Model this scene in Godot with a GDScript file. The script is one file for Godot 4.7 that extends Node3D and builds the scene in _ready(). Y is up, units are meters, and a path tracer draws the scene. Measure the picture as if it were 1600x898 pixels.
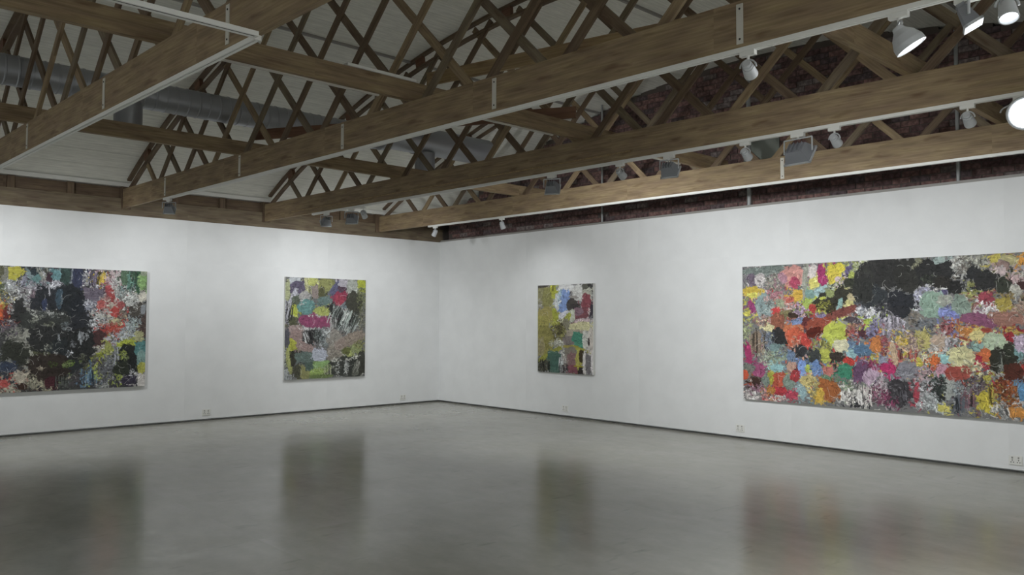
extends Node3D
# A gallery under timber lattice (bowstring) trusses. x runs along the right wall, z along the left wall, the origin is the floor corner where the two meet.

const HB := 3.2636          # underside of the trusses
const CH := 0.287           # depth of the bottom chord
const TURN := 2.4675        # the trusses stand a little askew to the partition walls (degrees)
const TZ := [8.149, 5.970, 3.719, 1.431, 10.39]
const SPAN := 13.6
const APEX := 5.43
const RAD := 14.1
const WALL_H := 3.163

var rng := RandomNumberGenerator.new()
var used := {}
var mat := {}

const PAINT_1 := [
	[75, 10, 10, 8, 0, 170, 164, 74, 0], [63, 11, 4, 9, 0, 122, 122, 114, 0], [59, 6, 3, 6, 0, 86, 86, 69, 0], [68, 24, 5, 9, 0, 160, 162, 163, 1], [84, 19, 5, 11, 15, 123, 123, 135, 2], [95, 12, 5, 6, -50, 129, 145, 148, 0],
	[100, 6, 6, 5, -20, 51, 58, 63, 0], [102, 16, 6, 5, -40, 99, 130, 130, 0], [111, 10, 7, 12, -30, 140, 140, 132, 2], [119, 14, 6, 6, 0, 66, 51, 59, 0], [127, 11, 6, 7, 0, 104, 139, 143, 0], [125, 24, 10, 5, -10, 201, 201, 209, 1],
	[138, 10, 6, 12, 0, 60, 76, 72, 0], [147, 11, 3, 14, 0, 123, 128, 135, 2], [141, 45, 18, 21, 0, 43, 46, 49, 0], [112, 44, 16, 18, 0, 48, 50, 54, 0], [130, 43, 4, 13, 0, 70, 86, 97, 0], [112, 53, 3, 9, 0, 61, 68, 92, 0],
	[95, 38, 5, 5, 0, 104, 92, 99, 0], [100, 27, 12, 6, -20, 159, 155, 163, 1], [81, 61, 8, 15, 0, 50, 50, 50, 0], [60, 61, 3, 10, 0, 189, 94, 63, 0], [62, 55, 3, 6, 0, 194, 178, 100, 1], [66, 65, 3, 8, 0, 99, 48, 48, 0],
	[71, 59, 4, 9, 0, 163, 160, 160, 1], [61, 32, 4, 11, 0, 104, 112, 92, 1], [67, 42, 7, 9, 0, 108, 108, 105, 1], [113, 73, 31, 12, 0, 59, 61, 59, 0], [116, 66, 19, 4, 0, 123, 127, 123, 1], [69, 80, 11, 8, 0, 104, 96, 104, 1],
	[154, 12, 7, 13, 0, 60, 64, 84, 0], [164, 15, 5, 12, 0, 192, 192, 192, 1], [175, 14, 6, 13, 0, 108, 99, 117, 2], [184, 12, 4, 12, 10, 193, 169, 79, 2], [175, 36, 13, 9, 0, 106, 99, 111, 0], [196, 14, 7, 10, 0, 174, 143, 150, 1],
	[204, 16, 4, 6, 0, 200, 196, 196, 1], [195, 30, 4, 8, 0, 152, 77, 81, 0], [200, 35, 4, 6, 0, 151, 72, 72, 0], [185, 51, 6, 6, 0, 173, 95, 91, 0], [213, 51, 5, 5, 0, 152, 85, 85, 0], [205, 61, 6, 7, 0, 171, 76, 73, 0],
	[218, 10, 7, 10, 0, 91, 113, 92, 0], [227, 17, 6, 18, 5, 108, 143, 131, 2], [236, 13, 3, 17, 0, 60, 88, 68, 0], [242, 15, 6, 12, 0, 132, 164, 109, 0], [244, 1, 5, 5, 0, 140, 148, 129, 0], [212, 33, 6, 10, 0, 124, 140, 140, 1],
	[219, 39, 8, 10, 0, 173, 177, 173, 1], [243, 39, 6, 6, -20, 199, 195, 183, 0], [236, 57, 10, 9, -20, 77, 73, 68, 0], [244, 57, 3, 7, 0, 137, 141, 145, 0], [246, 77, 5, 10, 0, 85, 73, 69, 0], [186, 71, 17, 9, 10, 186, 186, 182, 1],
	[205, 76, 9, 6, 0, 184, 176, 141, 1], [169, 53, 8, 9, 0, 138, 141, 153, 1], [156, 56, 9, 19, 0, 43, 46, 51, 0], [230, 77, 12, 9, 0, 174, 186, 186, 1], [204, 85, 11, 3, -3, 171, 82, 76, 0], [158, 77, 13, 12, 0, 48, 50, 54, 0],
	[91, 96, 5, 8, 15, 159, 159, 150, 0], [80, 101, 6, 4, 0, 131, 131, 123, 1], [105, 114, 9, 7, 0, 83, 85, 66, 0], [99, 126, 3, 12, -20, 159, 159, 147, 0], [118, 99, 23, 16, 0, 50, 51, 51, 0], [138, 125, 19, 21, 0, 50, 54, 56, 0],
	[119, 142, 23, 18, 0, 57, 50, 46, 0], [78, 119, 17, 15, 0, 56, 58, 52, 0], [69, 137, 10, 7, 0, 63, 71, 88, 0], [85, 154, 5, 10, -15, 180, 172, 157, 0], [66, 161, 6, 5, 30, 181, 91, 87, 0], [99, 157, 7, 8, 0, 171, 168, 148, 1],
	[115, 163, 6, 6, 0, 176, 171, 148, 1], [122, 161, 7, 7, 0, 74, 43, 49, 0], [136, 161, 8, 11, 0, 91, 95, 91, 2], [145, 136, 10, 4, -20, 103, 123, 64, 1], [124, 136, 6, 4, 0, 77, 88, 53, 1], [88, 165, 5, 4, 0, 63, 48, 42, 0],
	[70, 168, 11, 3, 0, 180, 177, 161, 1], [147, 123, 6, 6, 0, 128, 132, 139, 1], [186, 90, 11, 3, -12, 161, 75, 71, 0], [206, 85, 9, 2, -5, 176, 87, 72, 0], [181, 101, 9, 11, 0, 75, 56, 56, 0], [204, 102, 7, 12, 0, 178, 178, 186, 1],
	[207, 127, 4, 19, 0, 157, 160, 168, 2], [223, 93, 12, 8, 20, 183, 191, 195, 1], [222, 108, 11, 5, -5, 171, 180, 78, 0], [196, 115, 5, 8, 0, 156, 160, 94, 0], [160, 110, 17, 21, 0, 46, 47, 47, 0], [194, 146, 12, 20, 0, 100, 100, 104, 1],
	[225, 132, 12, 20, 0, 43, 45, 45, 0], [220, 128, 6, 7, 0, 115, 125, 90, 1], [242, 116, 8, 11, 0, 88, 129, 129, 0], [243, 131, 6, 10, 0, 130, 158, 153, 0], [244, 146, 5, 8, 0, 173, 173, 90, 0], [245, 92, 5, 7, 0, 82, 68, 65, 0],
	[239, 97, 6, 7, 0, 166, 166, 127, 0], [170, 158, 11, 12, 0, 109, 136, 159, 2], [157, 157, 6, 11, 0, 81, 78, 81, 1], [181, 153, 3, 12, -15, 169, 181, 99, 1], [211, 155, 4, 8, -20, 161, 176, 90, 1], [226, 162, 11, 6, -10, 59, 55, 69, 0],
	[232, 153, 6, 6, 0, 192, 192, 195, 1], [244, 163, 6, 9, 0, 204, 200, 196, 0], [191, 168, 10, 3, 0, 178, 181, 178, 1], [215, 145, 10, 9, 0, 54, 58, 50, 0], [204, 25, 6, 12, 0, 204, 204, 201, 1], [221, 41, 8, 10, -30, 209, 211, 207, 1],
	[170, 51, 8, 5, 0, 187, 189, 197, 1], [199, 51, 4, 6, 0, 192, 184, 170, 1], [192, 61, 9, 4, 20, 200, 197, 192, 1], [232, 48, 5, 10, 0, 189, 191, 187, 1], [195, 9, 7, 7, 0, 199, 183, 185, 1], [176, 78, 9, 5, -30, 201, 203, 206, 1],
	[190, 41, 6, 4, 0, 179, 160, 156, 1], [214, 66, 6, 6, 0, 126, 118, 110, 1], [121, 25, 8, 4, -10, 210, 212, 218, 1], [117, 33, 3, 8, -10, 182, 182, 188, 2], [69, 28, 4, 6, 0, 192, 195, 195, 1], [90, 46, 4, 12, 0, 160, 160, 161, 1],
	[98, 63, 5, 3, 0, 175, 177, 171, 1], [118, 63, 6, 1, 0, 205, 206, 203, 1], [135, 65, 4, 1, 0, 205, 206, 203, 1], [105, 69, 6, 2, 0, 177, 179, 169, 1], [99, 75, 5, 4, 0, 131, 134, 123, 1], [118, 80, 7, 4, 0, 115, 118, 104, 1],
	[138, 81, 6, 4, 0, 105, 111, 113, 1], [79, 43, 4, 3, 0, 186, 186, 182, 1], [93, 35, 5, 4, 0, 172, 171, 172, 1], [81, 100, 8, 4, 0, 140, 140, 132, 1], [92, 110, 5, 4, 0, 156, 156, 147, 1], [117, 112, 5, 4, 30, 159, 161, 151, 1],
	[128, 120, 2, 2, 0, 191, 191, 187, 1], [131, 98, 2, 6, 0, 141, 145, 149, 2], [145, 121, 3, 5, 20, 176, 180, 186, 1], [111, 141, 6, 3, 0, 158, 149, 134, 1], [142, 137, 6, 5, 0, 122, 137, 91, 1], [71, 128, 5, 3, 30, 141, 143, 139, 1],
	[150, 107, 4, 5, 0, 141, 145, 149, 1], [159, 97, 3, 12, 0, 160, 164, 168, 2], [165, 96, 5, 9, 30, 157, 160, 163, 1], [184, 114, 9, 3, -10, 181, 177, 170, 1], [219, 97, 8, 7, 0, 192, 196, 200, 1], [217, 125, 6, 6, 10, 156, 168, 89, 1],
	[186, 126, 4, 4, 0, 168, 176, 82, 1], [193, 155, 9, 10, 0, 123, 125, 131, 1], [199, 136, 6, 10, 0, 141, 144, 149, 1], [163, 129, 6, 6, 0, 104, 106, 92, 1],
]
const PAINT_2 := [
	[14, 9, 16, 8, -25, 178, 182, 186, 0], [21, 18, 15, 10, -20, 91, 85, 103, 0], [16, 31, 4, 13, 25, 182, 182, 191, 0], [5, 56, 6, 25, 5, 160, 160, 168, 2], [3, 23, 5, 16, 5, 162, 166, 131, 0], [20, 39, 7, 7, 0, 87, 94, 82, 0],
	[43, 13, 7, 17, -8, 184, 184, 141, 2], [53, 7, 9, 7, 0, 178, 182, 112, 0], [58, 23, 8, 12, 5, 139, 128, 124, 0], [37, 31, 9, 7, 0, 159, 157, 155, 0], [78, 10, 14, 13, 0, 136, 138, 91, 0], [69, 26, 6, 11, 10, 85, 85, 61, 0],
	[97, 17, 14, 7, -45, 92, 92, 116, 0], [112, 16, 8, 7, 0, 85, 69, 81, 0], [115, 7, 11, 7, 0, 173, 169, 177, 0], [131, 16, 11, 15, 0, 164, 168, 160, 0], [109, 35, 14, 13, 0, 142, 64, 84, 0], [105, 39, 8, 9, 0, 151, 69, 84, 0],
	[118, 46, 10, 5, -20, 110, 122, 126, 0], [76, 40, 13, 8, -10, 99, 117, 115, 0], [40, 51, 14, 12, -6, 100, 138, 135, 0], [72, 59, 14, 8, 5, 157, 164, 97, 0], [18, 59, 5, 11, -15, 164, 172, 77, 0], [59, 76, 30, 10, 0, 132, 72, 100, 0],
	[44, 71, 15, 7, -10, 132, 72, 100, 0], [78, 74, 10, 7, 10, 135, 72, 100, 0], [15, 76, 7, 9, 0, 83, 85, 66, 0], [135, 42, 15, 19, 10, 67, 67, 59, 0], [153, 9, 8, 11, -25, 168, 175, 70, 0], [152, 36, 11, 26, 0, 121, 126, 94, 1],
	[100, 60, 12, 9, 0, 59, 61, 59, 0], [113, 74, 32, 22, 30, 164, 172, 168, 2], [95, 78, 8, 13, 0, 163, 163, 160, 2], [129, 71, 16, 17, 25, 160, 170, 164, 2], [140, 69, 9, 13, 30, 86, 90, 82, 1], [152, 74, 8, 18, 0, 122, 122, 106, 1],
	[18, 90, 11, 7, 0, 158, 141, 138, 0], [28, 106, 16, 17, -20, 147, 128, 124, 0], [40, 121, 14, 7, 10, 147, 128, 124, 0], [47, 102, 12, 11, 0, 59, 59, 59, 0], [42, 101, 7, 12, -20, 201, 201, 201, 2], [62, 100, 9, 12, 0, 84, 90, 87, 2],
	[75, 105, 10, 14, 0, 141, 149, 149, 1], [95, 106, 14, 13, -30, 140, 136, 129, 0], [99, 129, 17, 13, -20, 137, 131, 122, 0], [119, 112, 25, 9, -25, 143, 130, 122, 0], [139, 104, 20, 9, -20, 142, 131, 120, 0], [12, 116, 9, 10, 0, 166, 168, 77, 0],
	[4, 105, 5, 14, 0, 82, 82, 90, 0], [3, 137, 5, 16, 0, 164, 168, 164, 1], [10, 144, 5, 19, -8, 161, 165, 108, 0], [16, 140, 5, 12, 0, 63, 63, 55, 0], [38, 138, 17, 9, 5, 99, 113, 108, 0], [66, 135, 14, 10, 15, 174, 178, 190, 0],
	[69, 155, 19, 9, -10, 135, 164, 109, 0], [63, 164, 19, 6, -5, 139, 159, 93, 0], [35, 163, 13, 10, 30, 138, 138, 95, 0], [24, 162, 6, 11, 0, 77, 77, 65, 0], [47, 154, 7, 7, 0, 79, 94, 87, 0], [127, 133, 7, 7, 0, 161, 169, 110, 0],
	[142, 125, 11, 8, 0, 139, 147, 104, 0], [119, 129, 8, 6, 0, 96, 100, 62, 0], [126, 157, 35, 16, 0, 59, 61, 57, 0], [104, 157, 8, 17, 0, 104, 106, 100, 1], [121, 157, 5, 17, 0, 160, 163, 160, 1], [142, 160, 7, 13, 15, 102, 104, 96, 0],
	[153, 149, 7, 19, 0, 65, 65, 59, 0], [100, 145, 12, 3, 5, 200, 200, 192, 1], [133, 143, 19, 3, -15, 191, 191, 182, 1], [83, 162, 8, 12, 0, 158, 162, 131, 2], [71, 172, 20, 3, 0, 104, 119, 76, 0], [2, 168, 6, 10, 0, 155, 159, 159, 0],
	[146, 117, 10, 8, 0, 120, 120, 82, 1], [59, 67, 19, 2, 0, 191, 191, 187, 1], [89, 53, 3, 7, 0, 50, 51, 50, 0], [118, 65, 5, 16, 30, 205, 209, 205, 2], [105, 72, 4, 16, 15, 59, 61, 59, 2], [129, 74, 4, 15, 30, 59, 61, 59, 2],
	[12, 63, 4, 18, 10, 65, 65, 62, 2], [33, 46, 7, 2, -25, 201, 204, 201, 1], [42, 89, 18, 2, 0, 204, 201, 201, 1], [51, 101, 4, 12, -15, 52, 52, 52, 2], [80, 98, 8, 7, 0, 187, 191, 191, 1], [104, 162, 4, 13, 0, 175, 177, 173, 1],
	[121, 155, 3, 13, 0, 191, 193, 189, 1], [145, 155, 4, 12, 15, 159, 159, 150, 2], [14, 134, 4, 10, -5, 51, 51, 46, 2],
]
const PAINT_3 := [
	[16, 18, 17, 16, 0, 142, 139, 104, 0], [25, 20, 11, 17, 0, 136, 134, 87, 0], [4, 33, 7, 10, 0, 180, 177, 165, 1], [19, 50, 20, 12, 0, 156, 147, 93, 0], [9, 65, 15, 14, 0, 156, 150, 88, 0], [38, 7, 8, 10, 10, 176, 176, 75, 2],
	[41, 16, 8, 7, 0, 173, 176, 78, 0], [65, 6, 16, 6, 0, 214, 214, 214, 0], [47, 30, 7, 14, 0, 205, 209, 209, 0], [55, 23, 8, 13, 5, 163, 191, 206, 0], [63, 30, 11, 18, 8, 128, 151, 198, 0], [81, 35, 12, 13, -15, 79, 75, 72, 0],
	[88, 38, 9, 5, 0, 70, 66, 66, 0], [95, 15, 13, 12, 0, 204, 204, 201, 0], [83, 21, 11, 2, 6, 149, 145, 141, 0], [114, 13, 10, 10, 20, 177, 177, 165, 0], [110, 5, 7, 4, 0, 95, 95, 87, 0], [113, 32, 10, 15, -10, 135, 76, 84, 0],
	[102, 48, 18, 8, -10, 127, 82, 88, 0], [94, 45, 11, 6, 0, 134, 110, 121, 0], [123, 49, 4, 17, 5, 63, 59, 67, 0], [63, 52, 15, 6, -20, 210, 210, 218, 0], [105, 61, 20, 4, -4, 203, 183, 187, 0], [80, 52, 7, 10, 0, 195, 199, 183, 0],
	[101, 70, 25, 7, -4, 198, 194, 154, 0], [42, 54, 6, 14, -20, 159, 163, 73, 0], [69, 56, 10, 5, -40, 164, 168, 82, 0], [53, 69, 14, 11, 20, 120, 112, 81, 1], [65, 67, 8, 10, 20, 130, 127, 110, 0], [125, 63, 5, 14, 0, 192, 192, 192, 1],
	[8, 2, 15, 2, -4, 77, 73, 68, 0], [120, 3, 6, 3, 30, 67, 66, 66, 0], [17, 95, 19, 23, 0, 137, 132, 79, 0], [7, 105, 8, 15, 0, 147, 139, 104, 0], [51, 83, 15, 13, 0, 113, 107, 72, 1], [44, 99, 17, 7, 0, 186, 186, 170, 1],
	[76, 92, 14, 11, 0, 129, 121, 119, 0], [86, 80, 19, 5, 0, 167, 159, 143, 0], [95, 91, 14, 10, 20, 75, 134, 114, 0], [96, 100, 11, 4, 0, 87, 145, 122, 0], [111, 93, 7, 15, 0, 204, 204, 196, 0], [124, 96, 7, 24, 0, 203, 196, 188, 0],
	[117, 94, 2, 6, 0, 67, 59, 59, 0], [27, 118, 30, 4, -25, 146, 148, 72, 0], [76, 103, 17, 2, 0, 155, 146, 80, 0], [99, 107, 20, 3, 14, 155, 152, 76, 0], [38, 130, 17, 17, 0, 72, 100, 90, 0], [14, 135, 15, 12, 0, 95, 95, 79, 2],
	[78, 114, 14, 9, 0, 130, 124, 115, 0], [81, 127, 12, 12, 0, 134, 106, 106, 0], [65, 127, 8, 6, 0, 158, 150, 142, 1], [54, 135, 6, 12, 0, 182, 186, 186, 2], [65, 139, 8, 8, 0, 83, 78, 78, 2], [85, 140, 14, 6, 0, 127, 82, 90, 0],
	[95, 124, 6, 15, 0, 177, 173, 95, 0], [101, 118, 5, 9, 0, 66, 58, 43, 0], [100, 141, 6, 6, 0, 54, 50, 48, 0], [108, 129, 4, 18, 0, 209, 205, 201, 0], [117, 130, 7, 16, 0, 115, 112, 114, 0], [125, 128, 3, 18, 0, 209, 205, 205, 0],
	[94, 135, 11, 1, 0, 153, 145, 51, 0], [117, 109, 7, 6, 0, 191, 186, 179, 1], [3, 139, 6, 9, 0, 77, 77, 68, 1], [51, 23, 5, 10, 0, 223, 228, 232, 1], [55, 60, 8, 4, 0, 202, 202, 164, 1], [36, 63, 8, 6, 20, 187, 187, 100, 1],
	[55, 71, 10, 7, 0, 85, 80, 57, 1], [118, 45, 2, 7, 10, 208, 192, 192, 1], [56, 79, 12, 11, 0, 156, 154, 97, 1], [51, 76, 8, 9, 10, 76, 72, 52, 1], [51, 97, 12, 5, 0, 209, 209, 197, 1], [54, 128, 3, 10, 0, 210, 213, 213, 2],
	[21, 137, 8, 8, 0, 58, 58, 50, 2],
]
const PAINT_4 := [
	[36, 6, 35, 5, -4, 117, 127, 122, 0], [74, 15, 16, 13, 0, 203, 148, 140, 0], [76, 24, 7, 6, 20, 173, 79, 102, 0], [80, 41, 9, 7, 0, 209, 172, 80, 0], [48, 23, 14, 12, 10, 158, 154, 142, 1], [59, 17, 5, 7, -30, 172, 132, 146, 0],
	[14, 19, 5, 9, -10, 108, 97, 111, 0], [26, 18, 7, 7, 0, 194, 188, 187, 0], [15, 35, 15, 6, -5, 197, 172, 77, 0], [15, 39, 8, 3, 0, 214, 208, 108, 0], [31, 53, 12, 13, 0, 143, 162, 162, 0], [38, 46, 9, 5, 0, 201, 170, 166, 1],
	[48, 39, 7, 3, -30, 173, 122, 131, 0], [57, 51, 7, 6, 0, 161, 167, 141, 0], [68, 48, 6, 5, 0, 194, 107, 96, 0], [48, 60, 6, 5, -20, 196, 74, 74, 0], [14, 55, 4, 8, -20, 153, 71, 118, 0], [6, 64, 5, 3, 0, 203, 196, 98, 0],
	[62, 63, 6, 5, 0, 133, 126, 91, 0], [73, 66, 7, 3, 0, 64, 52, 44, 0], [84, 61, 9, 5, -15, 204, 178, 204, 1], [52, 75, 8, 11, 0, 145, 93, 76, 0], [28, 73, 14, 7, 0, 192, 158, 148, 1], [39, 83, 7, 4, 0, 219, 211, 165, 0],
	[80, 76, 8, 3, -5, 127, 147, 186, 0], [92, 77, 6, 8, 20, 108, 57, 57, 0], [73, 85, 14, 6, 0, 199, 121, 86, 0], [94, 50, 7, 7, 0, 166, 186, 99, 0], [90, 21, 3, 21, 4, 156, 159, 147, 0], [97, 39, 6, 5, 0, 129, 158, 153, 0],
	[103, 24, 7, 8, 0, 213, 205, 118, 0], [113, 17, 5, 12, -12, 162, 62, 108, 0], [100, 11, 5, 7, 0, 213, 205, 201, 0], [130, 9, 11, 7, -15, 211, 197, 81, 0], [128, 18, 8, 7, -30, 210, 193, 87, 0], [133, 21, 3, 3, 0, 209, 189, 196, 0],
	[146, 12, 3, 5, 0, 105, 95, 131, 0], [151, 17, 4, 4, 0, 169, 179, 99, 0], [161, 9, 10, 7, -30, 180, 188, 141, 1], [168, 10, 3, 5, 10, 165, 179, 95, 0], [172, 4, 5, 4, 0, 209, 209, 193, 0], [112, 36, 9, 6, -15, 167, 194, 196, 0],
	[125, 31, 9, 4, -15, 187, 194, 166, 1], [126, 46, 22, 10, -20, 57, 56, 48, 0], [123, 39, 5, 5, 0, 150, 160, 108, 0], [114, 45, 4, 2, 0, 186, 194, 84, 0], [114, 55, 11, 7, -30, 177, 177, 87, 1], [136, 53, 3, 7, 10, 142, 175, 171, 0],
	[148, 52, 6, 5, -20, 214, 207, 144, 0], [150, 44, 4, 4, 0, 188, 176, 141, 0], [157, 38, 2, 3, 20, 197, 191, 142, 0], [149, 27, 7, 5, 0, 58, 61, 52, 0], [159, 23, 7, 7, -20, 127, 126, 110, 1], [174, 24, 16, 22, 0, 55, 55, 54, 0],
	[176, 43, 15, 12, 0, 58, 62, 65, 0], [161, 60, 5, 7, 20, 161, 166, 176, 1], [174, 65, 5, 2, 0, 210, 210, 213, 1], [135, 64, 22, 5, -18, 127, 75, 69, 0], [108, 77, 16, 7, -15, 151, 80, 64, 0], [100, 57, 5, 4, 0, 180, 73, 70, 0],
	[112, 67, 6, 2, -10, 130, 121, 156, 0], [129, 82, 10, 7, 0, 204, 204, 102, 0], [136, 78, 7, 4, -10, 152, 152, 144, 0], [153, 80, 9, 5, -20, 186, 140, 123, 1], [170, 74, 5, 3, -8, 174, 191, 91, 0], [179, 77, 7, 6, -30, 142, 134, 169, 1],
	[151, 72, 9, 3, 10, 83, 75, 81, 0], [198, 16, 17, 18, 0, 51, 51, 50, 0], [219, 20, 16, 18, 0, 53, 53, 50, 0], [246, 17, 18, 13, 0, 48, 48, 48, 0], [208, 53, 14, 13, 0, 47, 49, 54, 0], [242, 25, 11, 5, 0, 78, 83, 73, 1],
	[255, 29, 10, 6, 0, 51, 49, 46, 0], [233, 42, 8, 9, 20, 158, 158, 179, 1], [229, 48, 4, 4, 0, 206, 206, 213, 1], [248, 39, 7, 3, -25, 205, 204, 201, 1], [255, 41, 5, 3, -10, 97, 92, 124, 0], [243, 54, 12, 13, 0, 142, 166, 150, 0],
	[257, 50, 8, 6, 0, 160, 163, 153, 0], [258, 63, 8, 4, 6, 140, 150, 203, 0], [197, 77, 13, 9, 0, 172, 164, 175, 1], [223, 70, 6, 9, 0, 139, 131, 120, 1], [237, 78, 9, 7, 0, 123, 128, 135, 1], [260, 81, 7, 7, 0, 157, 90, 94, 1],
	[252, 4, 6, 4, 0, 161, 176, 172, 0], [227, 8, 6, 3, -45, 139, 139, 116, 1], [309, 5, 5, 4, 0, 186, 174, 91, 0], [321, 8, 8, 5, 0, 178, 171, 128, 0], [334, 9, 3, 4, 0, 216, 154, 75, 0], [316, 12, 6, 4, 20, 151, 128, 122, 0],
	[314, 19, 5, 5, 0, 190, 173, 173, 0], [288, 6, 12, 6, 15, 159, 159, 147, 1], [278, 13, 8, 6, -30, 126, 120, 113, 1], [287, 19, 6, 6, 0, 49, 50, 51, 0], [299, 29, 11, 9, 0, 49, 49, 49, 0], [316, 35, 7, 8, 0, 57, 61, 52, 0],
	[268, 35, 6, 7, 0, 43, 43, 43, 0], [328, 28, 4, 4, 0, 198, 174, 174, 0], [333, 35, 5, 4, 20, 65, 44, 44, 0], [327, 40, 5, 6, -10, 186, 184, 174, 0], [286, 44, 10, 4, -10, 154, 156, 97, 1], [299, 48, 7, 6, 0, 152, 72, 84, 0],
	[299, 59, 10, 8, 0, 227, 223, 223, 1], [316, 55, 7, 7, -10, 172, 156, 81, 0], [322, 47, 5, 4, 0, 137, 121, 86, 1], [285, 56, 5, 6, 0, 146, 115, 107, 1], [273, 56, 9, 11, 0, 136, 153, 141, 0], [294, 72, 18, 6, 12, 136, 86, 113, 0],
	[318, 70, 16, 7, 5, 155, 115, 103, 0], [330, 61, 5, 8, 0, 178, 155, 139, 1], [280, 85, 6, 4, 0, 200, 140, 78, 0], [289, 85, 4, 4, 0, 217, 201, 127, 0], [299, 83, 5, 2, 0, 148, 71, 60, 0], [322, 83, 5, 5, 0, 197, 166, 91, 1],
	[265, 65, 3, 3, 0, 132, 139, 202, 0], [3, 89, 4, 10, 0, 176, 184, 141, 1], [22, 102, 12, 19, 0, 157, 139, 121, 2], [8, 118, 5, 12, -8, 164, 62, 105, 0], [54, 94, 10, 10, 0, 50, 50, 51, 0], [74, 93, 11, 10, 0, 198, 101, 76, 0],
	[88, 99, 8, 8, -20, 192, 78, 71, 0], [40, 97, 6, 11, 20, 124, 132, 147, 1], [47, 109, 7, 5, 0, 121, 144, 144, 0], [49, 121, 15, 7, 0, 163, 175, 151, 1], [50, 135, 9, 5, 0, 150, 190, 193, 0], [70, 121, 5, 7, 0, 112, 130, 156, 0],
	[83, 112, 7, 7, 0, 55, 55, 58, 0], [84, 133, 5, 10, 5, 128, 156, 211, 0], [92, 133, 3, 4, 0, 187, 203, 93, 0], [71, 133, 6, 6, 0, 196, 161, 144, 0], [22, 140, 9, 9, -10, 162, 87, 123, 0], [8, 139, 8, 8, 30, 123, 127, 119, 0],
	[3, 147, 5, 6, -20, 197, 91, 67, 0], [19, 155, 7, 6, 20, 65, 48, 42, 0], [41, 148, 5, 8, 0, 170, 168, 77, 0], [33, 153, 5, 6, 0, 123, 137, 128, 0], [53, 153, 9, 10, 0, 181, 90, 71, 0], [66, 152, 8, 9, 20, 133, 150, 139, 0],
	[75, 144, 6, 7, 20, 162, 64, 68, 0], [51, 165, 12, 5, 0, 180, 65, 73, 0], [70, 170, 8, 5, 0, 172, 74, 90, 0], [84, 163, 6, 8, -20, 153, 180, 185, 0], [90, 149, 8, 6, -20, 200, 184, 126, 0], [19, 166, 12, 6, -25, 147, 111, 128, 1],
	[41, 166, 5, 5, 0, 183, 131, 73, 0], [15, 174, 12, 6, 0, 212, 205, 201, 1], [35, 173, 11, 4, 0, 203, 143, 136, 1], [127, 91, 7, 5, 0, 128, 171, 183, 0], [129, 88, 14, 11, -20, 187, 195, 92, 0], [101, 88, 9, 6, -25, 89, 38, 30, 0],
	[112, 109, 12, 12, 0, 168, 165, 92, 1], [115, 117, 8, 7, 0, 182, 186, 92, 0], [103, 120, 7, 10, -15, 64, 67, 67, 0], [104, 133, 5, 9, 0, 114, 142, 189, 0], [146, 103, 5, 5, 0, 113, 137, 164, 0], [149, 113, 7, 5, 0, 159, 194, 198, 0],
	[163, 108, 10, 7, 8, 91, 118, 145, 0], [180, 102, 7, 9, 20, 199, 129, 77, 0], [136, 104, 9, 7, 0, 216, 212, 181, 0], [131, 118, 9, 5, 8, 62, 55, 50, 0], [146, 123, 7, 4, 20, 196, 74, 66, 0], [161, 135, 8, 13, 10, 107, 80, 107, 0],
	[172, 140, 7, 11, 25, 185, 162, 181, 0], [173, 126, 12, 5, 25, 153, 74, 105, 1], [141, 135, 8, 8, 0, 69, 134, 108, 0], [119, 136, 6, 5, 0, 192, 122, 113, 0], [118, 146, 7, 4, 20, 106, 137, 110, 0], [120, 159, 12, 13, -20, 164, 101, 62, 0],
	[108, 168, 6, 9, 0, 210, 175, 84, 0], [100, 159, 6, 10, 0, 204, 189, 126, 1], [145, 154, 8, 7, 0, 141, 153, 129, 1], [155, 169, 3, 6, -12, 50, 50, 54, 0], [147, 166, 14, 8, 0, 222, 218, 211, 1], [166, 162, 10, 13, 0, 208, 201, 196, 2],
	[179, 161, 7, 11, -20, 146, 99, 119, 1], [179, 118, 5, 5, 0, 186, 174, 99, 1], [162, 88, 4, 4, 0, 83, 52, 59, 0], [149, 89, 7, 5, -30, 164, 90, 86, 1], [175, 86, 8, 7, -20, 142, 139, 174, 1], [193, 129, 9, 5, 8, 181, 59, 106, 0],
	[189, 102, 5, 12, 0, 153, 87, 93, 1], [210, 97, 7, 5, 10, 205, 178, 84, 0], [215, 112, 12, 8, 0, 164, 94, 86, 2], [200, 111, 3, 14, -10, 196, 172, 145, 0], [233, 95, 8, 10, 0, 182, 173, 112, 0], [222, 99, 4, 7, -10, 138, 117, 123, 0],
	[249, 97, 7, 7, 0, 179, 160, 143, 0], [245, 105, 6, 5, 0, 200, 196, 192, 1], [259, 97, 3, 5, 0, 191, 187, 191, 0], [255, 116, 8, 5, 5, 154, 198, 198, 0], [245, 118, 5, 5, -10, 214, 116, 69, 0], [253, 128, 7, 5, 10, 200, 153, 169, 0],
	[235, 114, 7, 9, 0, 203, 203, 180, 1], [228, 121, 3, 6, -10, 198, 187, 92, 0], [216, 131, 12, 8, 0, 132, 132, 140, 0], [213, 138, 9, 5, -10, 160, 160, 168, 1], [205, 157, 12, 14, 0, 64, 62, 65, 0], [201, 153, 6, 5, 0, 108, 105, 108, 1],
	[195, 165, 10, 7, 25, 135, 72, 100, 1], [188, 151, 5, 6, 0, 199, 187, 192, 1], [240, 154, 14, 16, 0, 178, 178, 181, 1], [246, 147, 9, 9, 10, 64, 72, 68, 1], [232, 150, 4, 5, 0, 87, 87, 87, 0], [225, 155, 3, 10, 8, 172, 73, 86, 0],
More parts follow.
